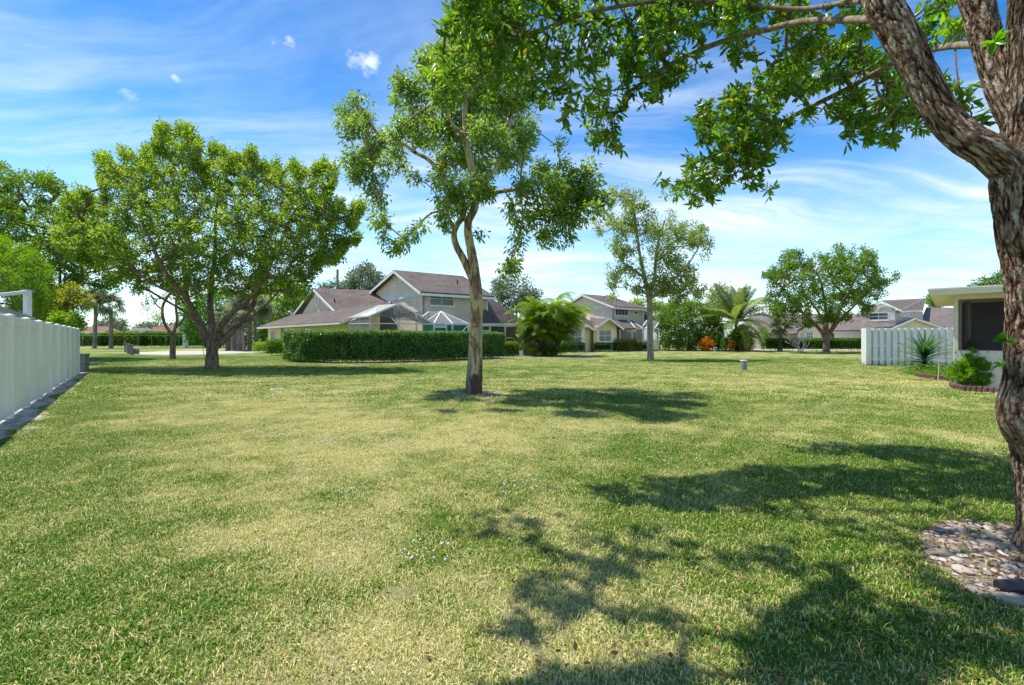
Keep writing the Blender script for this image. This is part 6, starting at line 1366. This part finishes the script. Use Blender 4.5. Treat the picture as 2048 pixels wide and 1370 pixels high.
def utility_post(label, px, Z, w, h, body, cap, name='utility_post', cat='utility box'):
    b = gx(px, Z); root = thing(name, label, cat, b, None); m = MB(); m.box(b, (w, w * .8, h), .25); m.build('body', M[body], root, bevel=.01); m = MB(); m.box(b + Vector((0, 0, h + .001)), (w * 1.14, w * .94, h * .10), .25); m.build('cap', M[cap], root, bevel=.01)
    m = MB(); m.box(b + Vector((0, 0, h * .45)), (w * 1.02, w * .82, h * .02), .25); m.build('seam', M['dark'], root); return root
utility_post('short grey utility post with white cap on the lawn, right of the pale tree', 1487.5, 21.2, .22, .42, 'grey', 'white')
utility_post('short pale utility post in front of the golden cane palm', 1041.5, 38, .27, .42, 'palegrey', 'palegrey')
utility_post('tiny grey utility post beside the orange shrub', 1431, 53, .3, .42, 'grey', 'palegrey')
utility_post('grey green utility cabinet at the far end of the white vinyl fence', 163.5, 20.3, .38, .70, 'greygreen', 'greygreen', 'utility_cabinet')
def gpost(label, px, Z, w, h): b = gx(px, Z); root = thing('grey_post', label, 'post', b, 'grey posts by the path end'); m = MB(); m.box(b, (w, .12, h), .3); m.build('shaft', M['fencegrey'], root); m = MB(); m.box(b + Vector((0, 0, h)), (w * .8, .1, .05), .3); m.build('cap', M['palegrey'], root)
gpost('short grey post by the path end, front one nearest the camera', 264.5, 41.5, .13, .88); gpost('short grey post by the path end, second from the front', 259.5, 43.5, .13, .9); gpost('short grey post by the path end, third from the front', 255.5, 46, .13, .92); gpost('short grey post by the path end, rear one', 250.5, 50, .14, .98)
bx = thing('meter_box', 'small pale topped box beside the grey posts at the path end', 'utility box', gx(271, 44)); m = MB(); m.box(gx(271, 44), (.42, .4, .46)); m.build('body', M['brownframe'], bx); m = MB(); m.box(gx(271, 44) + Vector((0, 0, .462)), (.6, .5, .14)); m.build('lid', M['palegrey'], bx)
m = MB(); b = gx(371, 80); lp = thing('lamp_pole', 'white concrete pole between the slim tree and the broad tree', 'pole', b); m.tube([b, b + Vector((0, 0, 6.5))], [.42, .36], 10); m.build('shaft', M['white'], lp); m = MB(); m.box(b + Vector((0, 0, 6.5)), (.9, .9, .12)); m.build('cap', M['palegrey'], lp)
b = gx(675, 95); up_ = thing('utility_pole', 'grey utility pole rising behind the low gable roof', 'pole', b); m = MB(); m.tube([b, b + Vector((0, 0, 15.3))], [.26, .22], 10); m.build('shaft', M['palmtrunk'], up_); m = MB(); m.bar(b + Vector((-1.0, 0, 13.2)), b + Vector((.1, 0, 13.2)), .06, .06); m.build('crossarm', M['palmtrunk'], up_)
b = gx(414, 22.6); rp_ = thing('rope', 'thin rope hanging to the lawn left of the broad tree trunk', 'rope', b); m = MB(); p1 = W(404, 668, 21.8); m.tube([b, b.lerp(p1, .5) + Vector((-.06, 0, 0)), p1, W(402, 640, 21.8)], [.012] * 4, 5); m.build('strand', M['rope'], rp_)
# neighbour's frame above the fence
nb = thing('shade_frame', "neighbour's white shade frame rising behind the vinyl fence", 'frame', gx(54, 11.5)); t = W(55, 583, 11.5); m = MB(); m.bar(gx(55, 11.5), t, .11, .11); m.build('post', M['frameg'], nb); m = MB(); m.bar(t + Vector((.05, 0, 0)), W(-140, 605, 9.6), .10, .07); m.build('beam', M['frameg'], nb)
m = MB(); m.box(t - Vector((0, 0, .02)), (.17, .17, .07)); m.build('bracket', M['grey'], nb); m = MB(); m.bar(W(64, 640, 11.6), W(-40, 606, 10.6), .16, .12); m.build('rail', M['grey'], nb)
m = MB(); m.prism([W(30, 634, 11.6), W(-60, 606, 10.6), W(-200, 640, 9), W(0, 660, 10)], (0, 0, -.04)); m.build('awning', M['frameg'], nb)
# black spotlight in the rock bed
b = gx(2014, 2.62); sp = thing('garden_spotlight', 'small black garden light lying at the edge of the rock bed', 'garden light', b); m = MB(); m.tube([b + Vector((-.05, 0, .035)), b + Vector((.07, -.02, .05))], [.034, .040], 12); m.build('housing', M['dark'], sp); m = MB(); m.tube([b, b + Vector((0, 0, .04))], [.012, .012], 6); m.build('spike', M['dark'], sp)
# irrigation lid on the lawn
b = G(553, 781); dr = thing('irrigation_lid', 'small pale irrigation lid flush in the lawn', 'lid', b); m = MB(); m.tube([b + Vector((0, 0, .004)), b + Vector((0, 0, .045))], [.17, .16], 16); m.build('cover', M['palegrey'], dr); m = MB(); m.tube([b + Vector((0, 0, .046)), b + Vector((0, 0, .052))], [.10, .10], 12); m.build('rim', M['grey'], dr)

# stones
def stone_mesh(seed):
    import bmesh
    bm = bmesh.new(); bmesh.ops.create_icosphere(bm, subdivisions=2, radius=1); r = random.Random(seed); q = [Vector((r.gauss(0, 1), r.gauss(0, 1), r.gauss(0, 1))).normalized() for _ in range(7)]
    for v in bm.verts:
        for c in q:
            e = v.co.dot(c) - .72
            if e > 0: v.co -= c * e * .9
        v.co *= r.uniform(.95, 1.05); v.co.z *= .36
    me = bpy.data.meshes.new('stone'); bm.to_mesh(me); bm.free(); a = me.attributes.new('tint', 'FLOAT', 'POINT'); a.data.foreach_set('value', [r.uniform(.25, 1)] * len(me.vertices)); me.materials.append(M['rock']); return me
ST = [stone_mesh(i) for i in range(7)]
rb = bpy.data.objects['leaf_litter_bed']; r = random.Random(12); placed = []
bx0, bx1 = min(p[0] for p in bed0), 3.9; by0, by1 = min(p[1] for p in bed0), max(p[1] for p in bed0); tries = 0
while len(placed) < 295 and tries < 6000:
    tries += 1; x, y = r.uniform(bx0, bx1), r.uniform(by0, by1)
    if not bool(inside(bed0, np.array([x]), np.array([y]))[0]): continue
    s = r.choice((.012, .014, .016, .018, .02, .022, .026, .03, .034, .06))
    if any((x - a) ** 2 + (y - b) ** 2 < (s + c) ** 2 * .5 for a, b, c in placed): continue
    placed.append((x, y, s)); o = bpy.data.objects.new('stone', r.choice(ST)); COL.objects.link(o); o.parent = rb; o.location = (x, y, .010 + s * .13); o.rotation_euler = (r.uniform(-.2, .2), r.uniform(-.2, .2), r.uniform(0, 6.28)); o.scale = (s * r.uniform(.9, 1.5), s, s)
rb3 = bpy.data.objects['mulch_bed']; placed3 = 0
while placed3 < 70:
    a, q = r.uniform(0, 6.28), r.uniform(.35, 1.0); x, y = -.95 + math.cos(a) * q * .68, 12.05 + math.sin(a) * q * .48; s = r.uniform(.02, .05)
    if (x + .96) ** 2 + (y - 12.1) ** 2 < .06: continue
    o = bpy.data.objects.new('stone', r.choice(ST)); COL.objects.link(o); o.parent = rb3; o.location = (x, y, .012 + s * .15); o.rotation_euler = (0, 0, r.uniform(0, 6.28)); o.scale = (s * 1.3, s, s); placed3 += 1
# small chips, fallen leaves and clover flowers: nobody could count them
def scatter_bits(name, label, cat, pts, L0, L1, wr, matr, zl, zh, flatness=.35):
    n = len(pts); base = np.stack([pts[:, 0], pts[:, 1], NR.uniform(zl, zh, n)], 1); d = NR.normal(size=(n, 3)); d[:, 2] *= flatness; L = NR.uniform(L0, L1, n)
    up = np.tile([0, 0, 1.], (n, 1)) + NR.normal(0, .35, (n, 3)); v, f, t = leaves(base, d, L, L * wr, NR.uniform(size=n), updir=up, fold=.25, droop=-.1, fine=True); o = np_mesh(name, v, f, matr, attrs={'tint': t}); props(o, label, cat, kind='stuff'); return o
def gpts(x0, x1, y0, y1, n): a = np.array([list(G(NR.uniform(x0, x1), NR.uniform(y0, y1)))[:2] for _ in range(n)]); return a
fp = np.concatenate([gpts(1000, 2200, 1080, 1420, 230), gpts(1200, 2048, 900, 1100, 90), gpts(-100, 1000, 1000, 1400, 40), gpts(1780, 2048, 1020, 1240, 70), gpts(300, 1500, 800, 1000, 50)])
scatter_bits('fallen_leaves', 'brown and orange fallen leaves scattered over the lawn', 'fallen leaves', fp, .018, .044, .5, M['fallen'], .012, .042)
k = [(x, y) for x, y in zip(NR.uniform(bx0, 4.2, 1500), NR.uniform(by0, by1, 1500))]; k = np.array(k); k = k[inside(bed0, k[:, 0], k[:, 1])]
scatter_bits('leaf_litter', 'brown dead leaves and chips between the rocks under the near tree', 'leaf litter', k, .012, .042, .42, M['fallen'], .010, .024)
wf = np.concatenate([gpts(500, 640, 862, 880, 60), gpts(640, 800, 878, 895, 70), gpts(800, 960, 872, 885, 25), gpts(800, 900, 1085, 1130, 22), gpts(1000, 1090, 955, 990, 26), gpts(670, 720, 980, 992, 9), gpts(1800, 1980, 775, 800, 50), gpts(1100, 1500, 745, 760, 50), gpts(1100, 1300, 855, 885, 40), gpts(1400, 1700, 725, 800, 120), gpts(1150, 1400, 880, 940, 40), gpts(1600, 1800, 780, 820, 40)])
def flowers(pts):
    V = []; Fc = []
    for x, y in pts:
        s = random.Random(x * 77).uniform(.006, .011); z = random.Random(y * 31).uniform(.02, .042); n = len(V)
        for i in range(6): a = i * 1.047; V.append((x + math.cos(a) * s, y + math.sin(a) * s, z))
        V += [(x, y, z + s * .9), (x, y, z - s * .5)]
        for i in range(6): Fc += [(n + i, n + (i + 1) % 6, n + 6), (n + (i + 1) % 6, n + i, n + 7)]
    o = np_mesh('clover_flowers', V, Fc, M['flower']); props(o, 'tiny white flowers dotted in patches through the lawn', 'flowers', kind='stuff')
flowers(wf)
for o in bpy.data.objects:
    if o.parent is not None and o.type == 'MESH' and o.name.split('.')[0] in ('branches', 'bark_flakes', 'leaf_boots', 'stems', 'lattice', 'foliage', 'crown', 'leaf_sprout'): o['kind'] = 'stuff'
print('faces', sum(len(o.data.polygons) for o in bpy.data.objects if o.type == 'MESH'))
